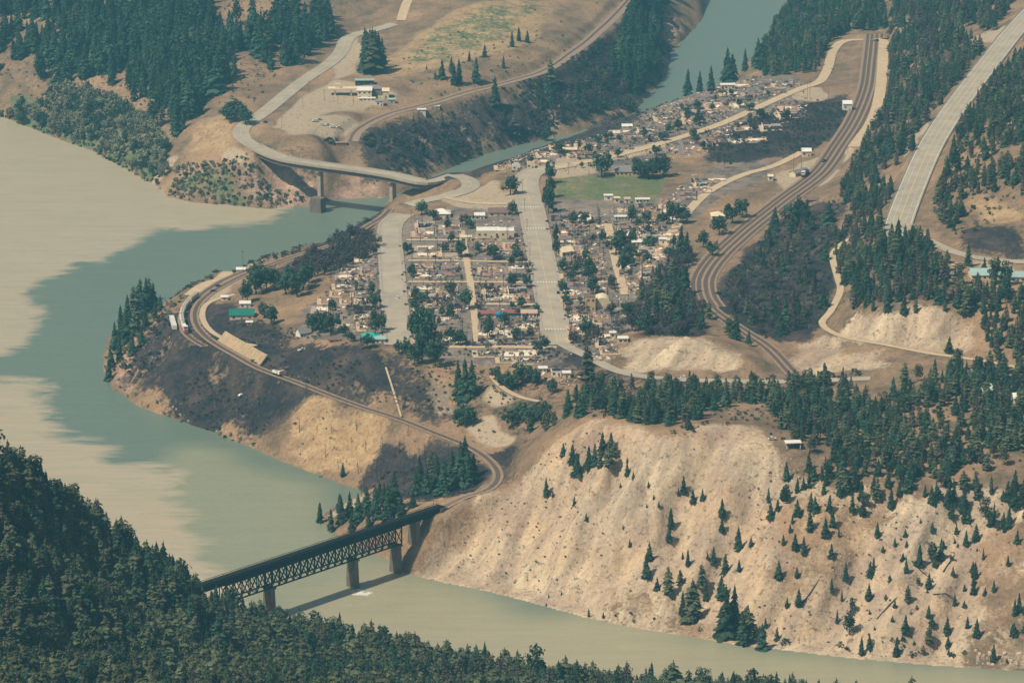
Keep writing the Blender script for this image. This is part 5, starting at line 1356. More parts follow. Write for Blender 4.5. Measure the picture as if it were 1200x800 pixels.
building('house_shell', 698, 388, 8, 6, 4.2, 'flat', M['cream'], M['rub_tan'], 'roofless cream house shell below the domed hall', 'house', wins=4, over=-.4)
building('storage_shed', 730, 402, 6, 4.5, 3.2, 'flat', M['cream'], M['white'], 'cream box shed above the bare tan mound', 'shed', wins=2, door=False)
building('storage_shed', 718, 396, 3.5, 3, 3.6, 'flat', M['white'], M['white'], 'slim white shed standing in rubble above the mound', 'shed', wins=1, door=False)
building('house_shell', 652, 441, 6, 5, 3.4, 'flat', M['white'], M['black'], 'white house shell with blackened roof below the south road', 'house', wins=2, over=-.3)
building('house_shell', 664, 443, 4.5, 4.5, 3.2, 'flat', M['cream'], M['white'], 'pale box shell beside the blackened white house', 'house', wins=1)
building('house_shell', 636, 436, 5, 4, 2.4, 'flat', M['white'], M['white'], 'small white shell left of the blackened house', 'house', wins=2)
building('house', 1163, 328, 27, 13, 3.4, 'gable', M['cream'], M['pale_teal'], 'long house with pale teal metal roof beside the side road', rh=2.8, wins=8)
building('house', 1190, 330, 12, 9, 3.2, 'shed', M['white'], M['pale_teal'], 'pale teal roofed wing at the end of the long house', rh=1.4, wins=4)
building('storage_shed', 1113, 325, 9, 5, 2.6, 'gable', M['cream'], M['rub_grey'], 'weathered cream shed in trees near the teal roofed house', 'shed', rh=1.2, wins=3)
building('house', 1155, 464, 8, 8, 3.4, 'gable', M['cream'], M['white'], 'white roofed cabin showing through the forest', 'cabin', rh=2.6, rz=.6)
building('house', 1143, 445, 8, 8, 3.4, 'gable', M['cream'], M['grey_roof'], 'grey roofed cabin at a clearing in the forest', 'cabin', rh=2.6, rz=.3)
building('house', 1196, 472, 8, 7, 3.2, 'gable', M['white'], M['white'], 'white cabin by the dirt clearing at the forest edge', 'cabin', rh=2.0)
building('station_building', 937, 206, 15, 6, 3.4, 'gable', M['cream'], M['grey_roof'], 'low station building with grey roof beside the yard', 'station', rh=1.6, wins=6, rz=.75)
building('storage_shed', 945, 184, 7, 6, 4.6, 'gable', M['cream'], M['white'], 'cream gabled shed on the station gravel', 'shed', rh=1.8, wins=2)
building('storage_shed', 993, 130, 7, 7, 6.2, 'gable', M['white'], M['white'], 'tall white shed beside the rail yard curve', 'shed', rh=2.0, wins=2)
building('storage_shed', 903, 212, 3.5, 3.5, 3.6, 'gable', M['white'], M['cream'], 'tiny white hut on the gravel road to the station', 'hut', rh=1.0, wins=1, door=False)
building('house', 951, 237, 8, 7, 2.8, 'gable', M['rub_grey'], M['brown_roof'], 'grey house with dark brown roof east of the tracks', rh=2.0)
building('house', 853, 105, 12, 7, 4.4, 'flat', M['cream'], M['white'], 'flat white building on the bench above the river', wins=4)
building('house_shell', 622, 198, 6, 6, 4.6, 'flat', M['cream'], M['rub_tan'], 'cream house shell at the bend of the main street', 'house', wins=2, over=-.4)
building('house_shell', 605, 199, 6, 5, 4.0, 'flat', M['white'], M['rub_tan'], 'white house shell above the river bend', 'house', wins=2, over=-.4)
building('storage_shed', 735, 150, 8, 5, 3, 'shed', M['white'], M['white'], 'white roofed shed on the bench edge', 'shed', rh=1, wins=2)
building('house', 667, 178, 12, 7, 2.2, 'flat', M['cream'], M['cream'], 'low cream building among the upper lots', wins=4)
building('utility_box', 494, 133, 7, 5, 6.5, 'flat', M['white'], M['white'], 'white box building beside the canyon railway', 'shed', wins=1, door=False)
building('utility_box', 511, 126, 6, 4, 3.2, 'flat', M['silver'], M['silver'], 'grey box building beside the canyon railway', 'shed', wins=1, door=False)
building('storage_shed', 391, 38, 4, 4, 6, 'gable', M['white'], M['white'], 'small white hut at the top of the station road', 'hut', rh=1.2, wins=1, door=False)
building('storage_shed', 282, 318, 6, 3.5, 3, 'shed', M['white'], M['white'], 'white roofed shed on the point lane', 'shed', rh=.8, wins=1)
building('storage_shed', 400, 172, 9, 5, 2.4, 'flat', M['rub_pink'], M['rub_pink'], 'low rust coloured shed beside the burnt cars', 'shed', wins=2)

# petrol station
gs = G(402, 111); e = empty('petrol_canopy', gs, .05); tag(e, 'cream petrol station canopy on white posts', 'canopy')
MB().box((0, 0, 5.6), (26, 9, 1.3)).build('roof', M['cream'], e)
MB().box((-4.5, 0, 8.1), (4.4, 3.4, 3.7)).build('roof_box', M['cream'], e)
for sx in (-7, 7):
    for sy in (-2.6, 2.6): MB().box((sx, sy, 2.4), (1.1, 1.1, 5.2)).build('post', M['white'], e)
    MB().box((sx, 0, .8), (1.2, 3, 1.6)).build('fuel_pump', M['grey_roof'], e)
building('petrol_station_shop', 427, 116, 12.5, 10, 7.5, 'shed', M['cream'], M['white'], 'two storey cream petrol station shop', 'shop', rh=1.4, wins=3, storeys=2)
building('shop_annex', 430, 118, 14, 4, 2.4, 'flat', M['white'], M['white'], 'low white porch before the petrol station shop', 'porch', wins=4)
building('shop_annex', 441, 112, 9, 9, 6, 'gable', M['grey_roof'], M['grey_roof'], 'grey wing beside the petrol station shop', 'shop', rh=1.5, wins=2)
building('shop_annex', 427, 100, 16, 7, 4.5, 'flat', M['black'], M['pale_teal'], 'dark shed with pale roof behind the petrol station shop', 'shed', wins=3)
building('shop_annex', 452, 115, 5.5, 6, 6.5, 'gable', M['cream'], M['cream'], 'narrow cream gabled house beside the petrol station', 'house', rh=2, wins=1)
building('storage_shed', 445, 124, 6, 5, 4.2, 'shed', M['white'], M['galv'], 'white lean-to below the petrol station', 'shed', rh=.8, wins=2)
building('storage_shed', 459, 121, 6, 4, 3.2, 'shed', M['pale_teal'], M['pale_teal'], 'pale teal lean-to below the petrol station', 'shed', rh=.6, wins=1)

# picnic pavilion on the terrace
pv_ = G(929, 524); e = empty('picnic_pavilion', pv_, .1); tag(e, 'open pavilion with flat white roof on the terrace', 'pavilion')
MB().box((0, 0, 3.3), (9, 5.5, .35)).build('roof', M['white'], e)
for sx in (-3.8, 3.8):
    for sy in (-2.2, 2.2): MB().box((sx, sy, 1.4), (.35, .35, 3.4)).build('post', M['white'], e)
MB().box((2.6, 1.0, .9), (2.4, 2.4, 2.2)).build('kiosk', M['black'], e)
MB().box((-1.5, 0, .7), (2.2, .9, .15)).build('table_top', M['grey_roof'], e)

# ------------------------------------------------------------------ burnt lots
rr_ = random.Random(77)
def rubble(w, d, n, r, hmax=1.0):
    mb = MB()
    for _ in range(n):
        x = r.uniform(-w / 2, w / 2); y = r.uniform(-d / 2, d / 2)
        s = r.choice([.5, .7, 1.0, 1.5, 2.2])
        mb.box((x, y, r.uniform(.05, .3)), (s * r.uniform(.6, 2.2), s * r.uniform(.4, 1.3), r.uniform(.15, hmax)), r.uniform(0, 3.14), r.choices(range(5), [32, 26, 10, 14, 18])[0], r.uniform(-.35, .35))
    return mb
def ruin_proto(seed):
    r = random.Random(seed); parts = []
    w, d = r.uniform(11, 17), r.uniform(9, 14)
    wm_ = r.choice([M['rub_white'], M['rub_tan'], M['rub_grey'], M['concrete']])
    parts.append(('ash_ground', MB().box((0, 0, -.06), (w * 1.45, d * 1.35, .3)), [r.choice([M['rub_char'], M['rub_tan'], M['rub_grey'], M['gravel'], M['concrete'], M['concrete']])]))
    parts.append(('floor_slab', MB().box((0, 0, 0.02), (w, d, .5)), [r.choice([M['rub_char'], M['rub_tan'], M['rub_white'], M['rub_white'], M['concrete'], M['rub_pink']])]))
    for (cx_, cy_, lx, ly) in ((0, -d / 2, w, .35), (0, d / 2, w, .35), (-w / 2, 0, .35, d), (w / 2, 0, .35, d)):
        if r.random() < .18: continue
        mb = MB(); n = r.randint(2, 4)
        for k in range(n):
            hh = r.choice([.5, .7, .9, 1.4, 2.3]); f = (k + .5) / n - .5
            mb.box((cx_ + (lx * f if lx > ly else 0), cy_ + (ly * f if ly >= lx else 0), hh / 2 + .2), (lx / n if lx > ly else lx, ly / n if ly >= lx else ly, hh))
        parts.append(('broken_wall', mb, [wm_]))
    if r.random() < .45:
        hh = r.uniform(2.5, 5.0); parts.append(('chimney', MB().box((r.uniform(-w / 3, w / 3), r.uniform(-d / 3, d / 3), hh / 2), (1.0, .8, hh), taper=.8), [r.choice([M['rub_pink'], M['concrete']])]))
    if r.random() < .3:
        mb = MB(); x0 = r.uniform(-w / 4, w / 4)
        for s in (-1, 1): mb.add([(x0 - 2.5, s * 1.8, .3), (x0 + 2.5, s * 1.8, .3), (x0 + 2.5, 0, 1.7), (x0 - 2.5, 0, 1.7)], [(0, 1, 2, 3)])
        parts.append(('fallen_roof', mb, [r.choice([M['rub_white'], M['galv'], M['rub_pink']])]))
    parts.append(('rubble', rubble(w, d, r.choice([8, 16, 28, 45]), r, .9), RUB))
    nm = [p_[0] for p_ in parts]; ft = 'with a standing chimney' if 'chimney' in nm else 'under a fallen roof' if 'fallen_roof' in nm else 'of pale rubble'
    return w, d, [(n, proto_mesh(mb, n, ms)) for n, mb, ms in parts], ft
RUINS = [ruin_proto(500 + i) for i in range(14)]
def ruin(px, py, label, group, s=1.0):
    x, y, z = G(px, py)
    w, d, parts, ft = rr_.choice(RUINS); label = label % ft
    e = empty('burnt_house_ruin', (x, y, z - .05), .03 + rr_.choice([0, math.pi / 2, math.pi]) + rr_.uniform(-.05, .05)); e.scale = (s, s, rr_.uniform(.8, 1.2)); tag(e, label, 'ruin', group)
    for n, me_ in parts:
        o = bpy.data.objects.new(n, me_); link(o, e)
        if n == 'rubble': o['kind'] = 'stuff'
LOT = [('left of the western street', [(y, max(372, 405 - (y - 310) * .6), 442) for y in (308, 317, 326, 335, 344, 353, 362, 371, 381)], 24),
       ('between the western street and the alley', [(y, 487, 541) for y in (265, 273, 290, 298, 314, 322, 338, 346, 355, 364, 374, 392, 399)], 24),
       ('between the alley and the main street', [(y, 564, 616 + (y - 280) * .12) for y in (288, 296, 315, 323, 341, 348, 383, 392, 400, 415, 423)], 24),
       ('on the east side of the main street', [(y, 650 + (y - 250) * .12, 708 + (y - 250) * .06) for y in (256, 264, 273, 284, 295, 305, 314, 322, 332, 342, 352, 374, 384)], 22),
       ('in the eastern block toward the railway', [(y, 728, 795 - max(0, y - 290) * .9) for y in (246, 255, 266, 275, 294, 303, 312, 322, 333)], 24),
       ('above the bare tan mound', [(y, 668 + (y - 395) * .8, 722) for y in (396, 404, 412, 420)], 20),
       ('in the strip beyond the playing field', [(242, 745, 800), (234, 780, 815), (226, 795, 828), (218, 810, 840), (210, 815, 850)], 22),
       ('in the upper lots above the playing field', [(196, 590, 600), (190, 612, 650), (182, 630, 690), (172, 650, 700), (162, 700, 760), (155, 720, 790), (176, 770, 830), (166, 800, 900), (184, 690, 700), (150, 860, 920)], 26),
       ('in the top lots toward the rail crossing', [(141, 770, 830), (133, 800, 850), (125, 805, 880), (117, 820, 890), (110, 845, 925), (102, 860, 935), (128, 910, 950), (135, 905, 940)], 28)]
for where, rows, sp in LOT:
    for (y, x0, x1) in rows:
        n = max(1, int(round((x1 - x0) / sp)))
        for k in range(n):
            if rr_.random() < .06: continue
            px = x0 + (x1 - x0) * (k + .5) / n + rr_.uniform(-3, 3)
            ruin(px, y + rr_.uniform(-1.5, 1.5), 'burnt house ruin %s ' + where, 'burnt ruins ' + where, rr_.uniform(.75, 1.1) * (1.25 if y < 200 else 1))
# loose debris between the lots
deb = MB(); rd = random.Random(90)
for pix, sp in (([(370, 392), (385, 345), (445, 295), (447, 400)], 4.4), ([(485, 260), (610, 258), (638, 400), (645, 425), (500, 412)], 4.6), ([(652, 250), (800, 242), (792, 310), (745, 350), (720, 412), (665, 418)], 4.4),
                ([(590, 205), (600, 182), (740, 150), (850, 100), (940, 98), (950, 135), (790, 190), (700, 200)], 4.2), ([(770, 245), (810, 205), (850, 200), (830, 235), (800, 262)], 3.6), ([(640, 430), (680, 440), (672, 455), (630, 445)], 3)):
    for (x, y, z) in scatter(pix, sp, 91, clump=.44):
        s = rd.choice([.4, .6, .9, 1.4])
        deb.box((x, y, z + .1), (s * rd.uniform(.7, 2.4), s * rd.uniform(.4, 1.2), rd.uniform(.15, .8)), rd.uniform(0, 3.14), rd.choices(range(5), [32, 30, 12, 8, 18])[0], rd.uniform(-.3, .3))
tag(deb.build('scattered_debris', RUB), 'scattered burnt debris strewn over the village lots', 'debris', kind='stuff')

# ------------------------------------------------------------------ vehicles and rolling stock
def car(px, py, paint, label, rz=0.0, kind='car', group=None, z=None, wheels=True):
    x, y, zz_ = G(px, py); zz_ = zz_ if z is None else z
    e = empty('parked_' + kind if kind != 'wreck' else 'burnt_car', (x, y, zz_ + .12), rz); tag(e, label, {'wreck': 'burnt car'}.get(kind, kind), group)
    prof = {'car': ([(-2.2, .35), (2.2, .35), (2.25, .75), (1.3, .92), (-1.9, .95), (-2.25, .8)], [(1.2, .92), (.55, 1.48), (-1.2, 1.5), (-1.85, .95)]),
            'pickup': ([(-2.8, .45), (2.7, .45), (2.75, 1.0), (1.5, 1.15), (-2.8, 1.15)], [(1.4, 1.15), (.8, 1.85), (-.5, 1.88), (-.7, 1.15)]),
            'van': ([(-2.6, .4), (2.6, .4), (2.65, 1.0), (2.0, 1.2), (-2.6, 1.2)], [(1.9, 1.2), (1.2, 2.2), (-2.5, 2.25), (-2.6, 1.2)])}
    a, b = prof.get(kind, prof['car'])
    def ext(pr, w):
        n = len(pr); mb = MB()
        mb.add([(p[0], -w, p[1]) for p in pr] + [(p[0], w, p[1]) for p in pr], [(i, (i + 1) % n, n + (i + 1) % n, n + i) for i in range(n)] + [tuple(range(n - 1, -1, -1)), tuple(range(n, 2 * n))]); return mb
    ext(a, .92).build('body', paint, e)
    ext(b, .78).build('cabin', M['glass'] if kind not in ('wreck', 'van') else paint, e)
    top = max(p[1] for p in b); xs_ = [p[0] for p in b if p[1] > top - .1]
    if kind != 'wreck': MB().box((sum(xs_) / 2, 0, top + .02), (abs(xs_[0] - xs_[1]) * .96, 1.5, .06)).build('roof', paint, e)
    for sx in (-1.4, 1.4):
        for sy in (-.85, .85):
            MB().tube([(sx, sy - .11, .34), (sx, sy + .11, .34)], [.34, .34], 8).build('wheel', M['tyre'], e)
    if kind != 'wreck':
        for sy in (-.6, .6): MB().box((2.24, sy, .68), (.08, .35, .16)).build('headlight', M['paint_w'], e)
    return e
HP = math.pi / 2
car(466, 350, M['white'], 'white car driving down the middle of the western street', HP)
for i, (px, py, k, m) in enumerate(((369, 143, 'van', 'silver'), (378, 147, 'car', 'white'), (385, 147, 'pickup', 'white'), (390, 150, 'van', 'white'), (397, 150, 'car', 'white'), (374, 141, 'pickup', 'silver'))):
    car(px, py, M[m], '%s %s parked in the row below the petrol station' % ({'silver': 'grey', 'white': 'white'}[m], k), rr_.uniform(.1, .5) + (0 if i % 2 else math.pi), k, 'vehicles below the petrol station')
for px, py in ((382, 165), (386, 163), (390, 166), (394, 164), (387, 168), (392, 169), (397, 167)):
    car(px, py, M['black'], 'burnt out car hulk in the blackened lot beside the curved bridge', rr_.uniform(0, 3), 'wreck', 'burnt cars by the curved bridge')
car(311, 144, M['dark_paint'], 'dark car driving on the western road toward the bridge', 1.0)
car(250, 342, M['dark_paint'], 'dark car parked on the point gravel beside the rail siding', .7)
car(256, 336, M['dark_paint'], 'second dark car parked farther along the point gravel', .8)
car(276, 318, M['red'], 'red pickup parked beside the white roofed shed', .3, 'pickup')
car(253, 319, M['black'], 'dark flatbed load left on the pale gravel lane', .4, 'pickup')
car(802, 443, M['white'], 'white car on the south road below the bare tan mound', .05)
car(577, 403, M['white'], 'white van parked below the red roofed motel', .1, 'van')
car(283, 464, M['white'], 'white car wreck on the blackened river bank', .7, 'wreck')
car(354, 411, M['white'], 'white pickup on the burnt bank below the grey roofed house', .6, 'pickup')
car(548, 362, M['white'], 'white pickup in the alley beside the round tree', 1.4, 'pickup')
car(516, 326, M['white'], 'large white van among charred lots by the cross street', .1, 'van')
car(530, 307, M['silver'], 'grey car on the pale cross street', .05)
car(573, 353, M['white'], 'white flat car in the rubble above the motel', .1)
car(583, 353, M['silver'], 'dusty van in the rubble above the motel', .1, 'van')
car(975, 82, M['white'], 'white car on the pale road to the rail crossing', 1.2)
car(711, 172, M['white'], 'white car on the upper dirt lot', .4)
car(966, 190, M['dark_paint'], 'dark pickup on the station gravel', .8, 'pickup')
car(905, 515, M['white'], 'small white car at the forest edge above the terrace', .2)
car(1120, 312, M['silver'], 'grey pickup beside the side road', .1, 'pickup')
car(654, 344, M['dark_paint'], 'dark car parked at the east kerb of the main street', HP)
car(606, 194, M['white'], 'white van parked by the pale shells above the river bend', .2, 'van')

def track_pos(name, px, off=0.0):
    p = R[name]['line']
    k = min(range(len(p)), key=lambda i: math.dist(to_px(*p[i]), px))
    k = min(max(k, 1), len(p) - 2); t = p[k + 1] - p[k - 1]
    return p[k], math.atan2(t[1], t[0])
def hopper(loc, an, label, m, group=None):
    e = empty('grain_hopper_car', (loc[0], loc[1], loc[2] + .4), an); tag(e, label, 'rail car', group)
    pr = [(-1.45, 1.1), (-.7, .5), (.7, .5), (1.45, 1.1), (1.5, 3.9), (.9, 4.4), (-.9, 4.4), (-1.5, 3.9)]; n = 8
    MB().add([(-7.6, a, b) for a, b in pr] + [(7.6, a, b) for a, b in pr], [(i, (i + 1) % n, n + (i + 1) % n, n + i) for i in range(n)] + [tuple(range(n - 1, -1, -1)), tuple(range(n, 2 * n))]).build('hopper_body', m, e)
    MB().box((0, 0, 4.45), (13.5, .8, .16)).build('roof_walk', M['galv'], e)
    for k in range(9): 
        for s in (-1, 1): MB().box((-6.8 + 1.7 * k, s * 1.52, 2.5), (.16, .1, 2.6)).build('side_rib', m, e)
    for sx in (-6, 6):
        tk = MB().box((sx, 0, .42), (2.6, 2.0, .4)).build('bogie', M['steel'], e)
        for wx_ in (-.9, .9): MB().tube([(sx + wx_, -.8, .4), (sx + wx_, .8, .4)], [.45, .45], 8).build('wheel_set', M['steel'], tk)
    for sx in (-8.1, 8.1): MB().box((sx, 0, .9), (1.0, .3, .3)).build('coupler', M['steel'], e)
def along(name, start, dist):
    p = R[name]['line']; d = np.concatenate([[0], np.cumsum(np.linalg.norm(np.diff(p[:, :2], axis=0), axis=1))])
    s = d[start] + dist; q = [np.interp(s, d, p[:, i]) for i in range(3)]; q2 = [np.interp(s + 2, d, p[:, i]) for i in range(3)]; q1 = [np.interp(s - 2, d, p[:, i]) for i in range(3)]
    return q, math.atan2(q2[1] - q1[1], q2[0] - q1[0])
ps = R['siding']['line']; k0 = min(range(len(ps)), key=lambda i: math.dist(to_px(*ps[i]), (216, 388)))
for i, lab in enumerate(('tan grain hopper car coupled behind the white locomotive', 'middle tan grain hopper car of the short train', 'third tan grain hopper car of the short train', 'last tan grain hopper car at the tail of the short train')):
    q, an = along('siding', k0, -(19.5 + 17.4 * i)); hopper(q, an, lab, M['silver'])
q, an = along('siding', k0, -1.5)
e = empty('locomotive', (q[0], q[1], q[2] + .4), an); tag(e, 'white and red diesel locomotive heading the short grain train', 'locomotive')
MB().box((0, 0, 1.0), (20, 3, .7)).build('frame', M['red'], e)
MB().box((-2.4, 0, 2.7), (13, 2.1, 2.8)).build('hood', M['white'], e)
cb = MB().box((5.6, 0, 2.95), (3.2, 3.0, 3.2)).build('cab', M['white'], e)
MB().box((7.24, 0, 3.7), (.08, 2.4, .8)).build('windscreen', M['glass'], cb)
for s in (-1, 1): MB().box((5.6, s * 1.53, 3.6), (1.6, .08, .8)).build('side_window', M['glass'], cb)
MB().box((8.4, 0, 2.0), (2.2, 2.2, 1.5)).build('nose', M['red'], e)
for k in (-6, -3.4): MB().tube([(k, 0, 4.1), (k, 0, 4.5)], [.9, .85], 10).build('roof_fan', M['galv'], e)
for sx in (-6, 6): MB().box((sx, 0, .42), (4.0, 2.1, .6)).build('bogie', M['steel'], e)
q = G(203, 381); e = empty('box_car', (q[0], q[1], q[2] + .1), 1.75); tag(e, 'short white crew trailer beside the grain cars', 'trailer')
MB().box((0, 0, 2.0), (26, 3.0, 2.9)).build('body', M['white'], e)
for k in range(9): MB().box((-12 + 3 * k, -1.53, 2.2), (.9, .06, .9)).build('window', M['glass'], e)
for k in range(9): MB().box((-12 + 3 * k, 0, 3.5), (.25, 3.0, .12)).build('roof_rib', M['grey_roof'], e)
for k in (-9, 9): MB().box((k, 0, .3), (3, 2.2, .7)).build('wheel_frame', M['steel'], e)
q, an = track_pos('lower_railway', (325, 441))
e = empty('rail_truck', (q[0], q[1], q[2] + .35), an); tag(e, 'white and black road-rail truck on the curved track', 'truck')
MB().box((0, 0, .9), (8, 2.3, .5)).build('chassis', M['black'], e); cb = MB().box((2.6, 0, 2.1), (2.2, 2.3, 2.0), taper=.85).build('cab', M['white'], e)
MB().box((3.55, 0, 2.5), (.1, 1.7, .7)).build('windscreen', M['glass'], cb); MB().box((-1.4, 0, 1.9), (4.8, 2.3, 1.5)).build('bed', M['white'], e); MB().box((-1.4, 0, 2.8), (3.4, 1.2, .5)).build('crane', M['galv'], e)
for sx in (-2.4, 2.4):
    for sy in (-1, 1): MB().tube([(sx, sy - .15, .5), (sx, sy + .15, .5)], [.5, .5], 8).build('wheel', M['tyre'], e)
q, an = track_pos('eastern_railway', (957, 208))
e = empty('rail_crane', (q[0] + 8 * math.sin(an), q[1] - 8 * math.cos(an), q[2] + .35), an); tag(e, 'dark maintenance machine with white and red cab in the rail yard', 'rail machine')
MB().box((0, 0, 1.0), (14, 2.8, .8)).build('frame', M['black'], e); MB().box((-2.5, 0, 2.4), (7, 2.4, 2.2)).build('engine_hood', M['dark_paint'], e)
cb = MB().box((4.2, 0, 2.8), (3.0, 2.7, 2.8)).build('cab', M['white'], e); MB().box((5.73, 0, 3.2), (.08, 2.1, .9)).build('windscreen', M['glass'], cb); MB().box((6.3, 0, 1.7), (1.2, 2.6, .6)).build('bumper', M['red'], e)
for sx in (-4.5, 4.5): MB().box((sx, 0, .45), (2.8, 2, .5)).build('bogie', M['steel'], e)

# stepped retaining wall beside the curved railway
pl = R['lower_railway']['line']
ka = min(range(len(pl)), key=lambda i: math.dist(to_px(*pl[i]), (250, 401))); kb = min(range(len(pl)), key=lambda i: math.dist(to_px(*pl[i]), (298, 429)))
ka, kb = min(ka, kb), max(ka, kb)
seg = pl[ka:kb + 1]; e = empty('retaining_wall', tuple(seg[len(seg) // 2])); tag(e, 'stepped pale retaining wall of long blocks beside the curved railway', 'wall')
o1 = Vector(e.location)
d_ = np.concatenate([[0], np.cumsum(np.linalg.norm(np.diff(seg[:, :2], axis=0), axis=1))])
blk = {}
for cse in range(6):
    nb_ = int(d_[-1] / 4.2)
    for k in range(nb_):
        s = (k + .5) / nb_ * d_[-1]; p_ = [np.interp(s, d_, seg[:, i]) for i in range(3)]; p2 = [np.interp(min(s + 1, d_[-1]), d_, seg[:, i]) for i in range(3)]; p1 = [np.interp(max(s - 1, 0), d_, seg[:, i]) for i in range(3)]
        an = math.atan2(p2[1] - p1[1], p2[0] - p1[0]); nx, ny = -math.sin(an), math.cos(an)
        off = 4.3 + cse * .95
        if 'b' not in blk: blk['b'] = proto_mesh(MB().box((0, 0, 0), (1, 1.3, 1.0)), 'block', [M['gravel']])
        o = bpy.data.objects.new('block', blk['b']); link(o, e); o.location = (p_[0] + nx * off - o1.x, p_[1] + ny * off - o1.y, p_[2] + .5 + cse * .98 - o1.z); o.rotation_euler = (0, 0, an); o.scale = (d_[-1] / nb_ - .15, 1, .93)
# utility poles
pm = MB().tube([(0, 0, -.3), (0, 0, 10)], [.16, .11], 6)
pole_me = proto_mesh(pm, 'pole_shaft', [M['pole']]); arm_me = proto_mesh(MB().box((0, 0, 9.2), (2.4, .14, .16)), 'cross_arm', [M['pole']]); ins_me = proto_mesh(MB().tube([(0, 0, 9.28), (0, 0, 9.55)], [.06, .05], 5), 'insulator', [M['galv']])
def pole(px, py, label, group, h=1.0, rz=0.0):
    e = empty('utility_pole', G(px, py), rz); e.scale = (1, 1, h); tag(e, label, 'pole', group)
    link(bpy.data.objects.new('pole_shaft', pole_me), e); link(bpy.data.objects.new('cross_arm', arm_me), e)
    for s in (-1, 0, 1):
        o = link(bpy.data.objects.new('insulator', ins_me), e); o.location = (s * 1.0, 0, 0)
for y in (262, 285, 308, 332, 358, 385): pole(482 + (y - 262) * .02, y, 'wooden utility pole along the right edge of the western street', 'poles along the western street')
for y in (290, 318, 345, 372): pole(443, y, 'wooden utility pole along the left edge of the western street', 'poles left of the western street')
for y in (225, 248, 272, 300, 330, 360, 390): pole(612 + max(0, (y - 225)) * .12, y, 'wooden utility pole on the west side of the main street', 'poles along the main street')
for px, py in ((548, 290), (553, 318), (558, 352), (545, 268)): pole(px, py, 'wooden utility pole beside the narrow alley', 'poles along the alley')
for px, py in ((380, 118), (396, 122), (414, 124), (362, 108), (330, 150), (355, 128)): pole(px, py, 'wooden utility pole around the petrol station', 'poles around the petrol station')
for px, py in ((930, 200), (939, 196), (946, 117), (949, 115)): pole(px, py, 'tall wooden utility pole by the station gravel', 'poles by the station', 1.5)
for px, py in ((666, 205), (690, 205), (700, 160)): pole(px, py, 'wooden utility pole by the gravel lot above the playing field', 'poles by the gravel lot')
pole(285, 320, 'tall dark pole beside the point lane', None, 1.7)
pole(487, 478, 'utility pole in the dirt lot beside the footpath', None, 1.2)
pole(847, 500, 'white mast on the bare terrace', None, 1.0)
pole(968, 520, 'slender pole in front of the forest by the pavilion', None, 2.0)
for px, py in ((508, 597), (512, 595)): pole(px, py, 'signal pole at the end of the truss bridge', 'signal poles by the truss bridge', .7)
for px, py in ((717, 428), (510, 180), (765, 190)): pole(px, py, 'wooden utility pole beside a village road', 'roadside poles')
# highway guard rails
for s, lab in ((-1, 'long galvanised guard rail on the downhill edge of the highway'), (1, 'long galvanised guard rail on the uphill edge of the highway')):
    p = R['highway']['line']; e = empty('guard_rail', tuple(p[len(p) // 2])); tag(e, lab, 'guard rail'); oo = np.array(tuple(e.location))
    prism_strip(p - oo, s * 9.5 - .08, s * 9.5 + .08, .55, .95).build('rail_beam', M['galv'], e)
    t = np.gradient(p[:, :2], axis=0); t /= np.linalg.norm(t, axis=1, keepdims=True)
    for k in range(0, len(p), 2):
        MB().box((p[k, 0] - oo[0] + t[k, 1] * s * 9.65, p[k, 1] - oo[1] - t[k, 0] * s * 9.65, p[k, 2] - oo[2] + .4), (.16, .16, .9)).build('post', M['galv'], e)
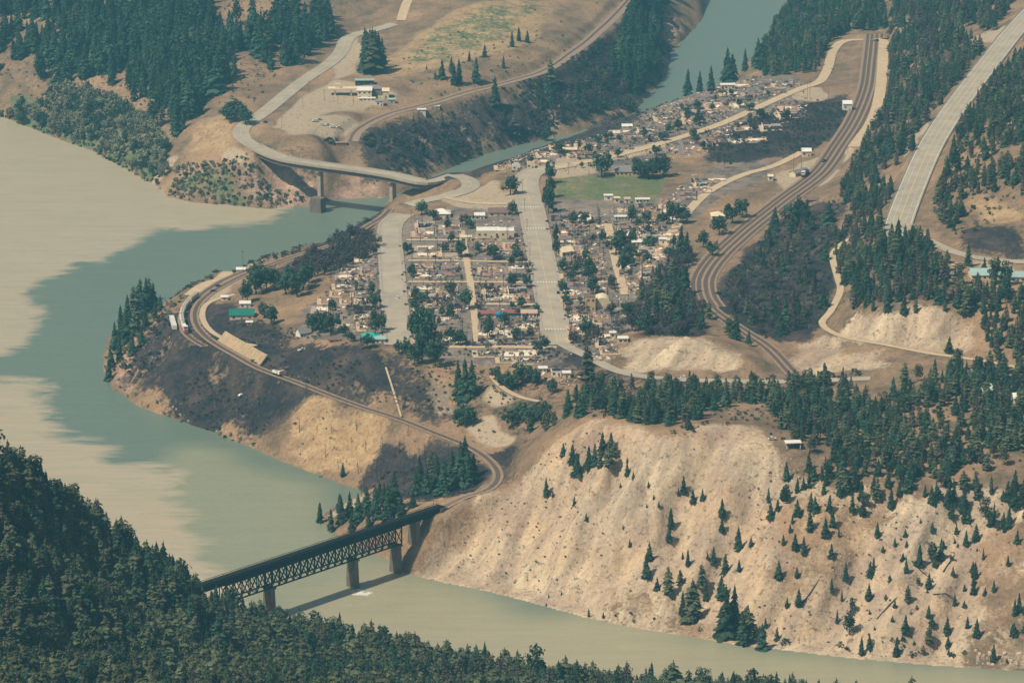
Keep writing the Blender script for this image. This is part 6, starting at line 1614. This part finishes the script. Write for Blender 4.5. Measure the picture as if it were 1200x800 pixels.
# shore and talus boulders
bld = MB(); rb_ = random.Random(5)
def rock(x, y, z, s):
    q = []
    for v in ((-1, -1, -.6), (1, -1, -.6), (1, 1, -.6), (-1, 1, -.6), (-.7, -.7, .7), (.7, -.7, .7), (.7, .7, .7), (-.7, .7, .7)):
        q.append((x + v[0] * s * rb_.uniform(.5, .9), y + v[1] * s * rb_.uniform(.5, .9), z + v[2] * s * rb_.uniform(.5, .9)))
    bld.add(q, BOXF)
for pix, sp, smin, smax, cl in (([(495, 676), (560, 688), (690, 722), (800, 742), (1000, 769), (1200, 784), (1200, 779), (1000, 763), (690, 715), (560, 682)], 2.6, .3, .9, .45), ([(122, 440), (160, 473), (240, 500), (400, 564), (395, 560), (240, 496), (150, 462)], 3, .4, 1.1, .42),
                                ([(500, 660), (620, 545), (690, 500), (800, 520), (900, 520), (1200, 580), (1200, 770), (700, 715)], 3.6, .2, .65, .5), ([(1140, 762), (1195, 765), (1200, 785), (1140, 780)], 2.6, .6, 1.6, .3), ([(290, 235), (370, 240), (372, 225), (300, 205)], 3.5, .5, 1.6, .4)):
    for (x, y, z) in scatter(pix, sp, 93, clump=cl): rock(x, y, z, rb_.uniform(smin, smax))
tag(bld.build('loose_boulders', M['rock']), 'pale loose boulders strewn along the shores and talus', 'boulders', kind='stuff')
# fallen logs on the slope
for px, py, L_, a in ((1045, 706, 22, .7), (948, 697, 16, .8), (1078, 668, 10, -.6), (1112, 660, 14, 1.0), (1108, 696, 14, .25)):
    x, y, z = G(px, py); dx, dy = math.cos(a) * L_ / 2, math.sin(a) * L_ / 2
    z0, z1 = float(hz(x - dx, y - dy)), float(hz(x + dx, y + dy))
    o = MB().tube([(-dx, -dy, z0 - z + .25), (0, 0, float(hz(x, y)) - z + .35), (dx, dy, z1 - z + .25)], [.38, .32, .16], 6).build('fallen_log', M['char'], None, (x, y, z))
    tag(o, 'dark fallen tree trunk lying on the tan slope', 'log', 'fallen logs on the slope')
# ------------------------------------------------------------------ the hazy air
hz0, hz1 = float(Z.min()) - 1.0, max(CAMZ, float(Z.max())) + 20.0
hb = MB().box((0, 4100, (hz0 + hz1) / 2), (5060, 9860, hz1 - hz0))
haze = hb.build('haze', [])
haze.data.materials.clear()
hm = bpy.data.materials.new('smoky_air'); hm.use_nodes = True
hn = hm.node_tree.nodes; hn.remove(hn['Principled BSDF'])
pv = hn.new('ShaderNodeVolumePrincipled')
pv.inputs['Color'].default_value = (0.22, 0.66, 0.86, 1)
pv.inputs['Density'].default_value = 0.00007
pv.inputs['Anisotropy'].default_value = 0.0
hm.node_tree.links.new(pv.outputs[0], hn['Material Output'].inputs['Volume'])
haze.data.materials.append(hm)
tag(haze, 'thin blue summer smoke haze hanging over the whole valley', 'haze', kind='stuff')
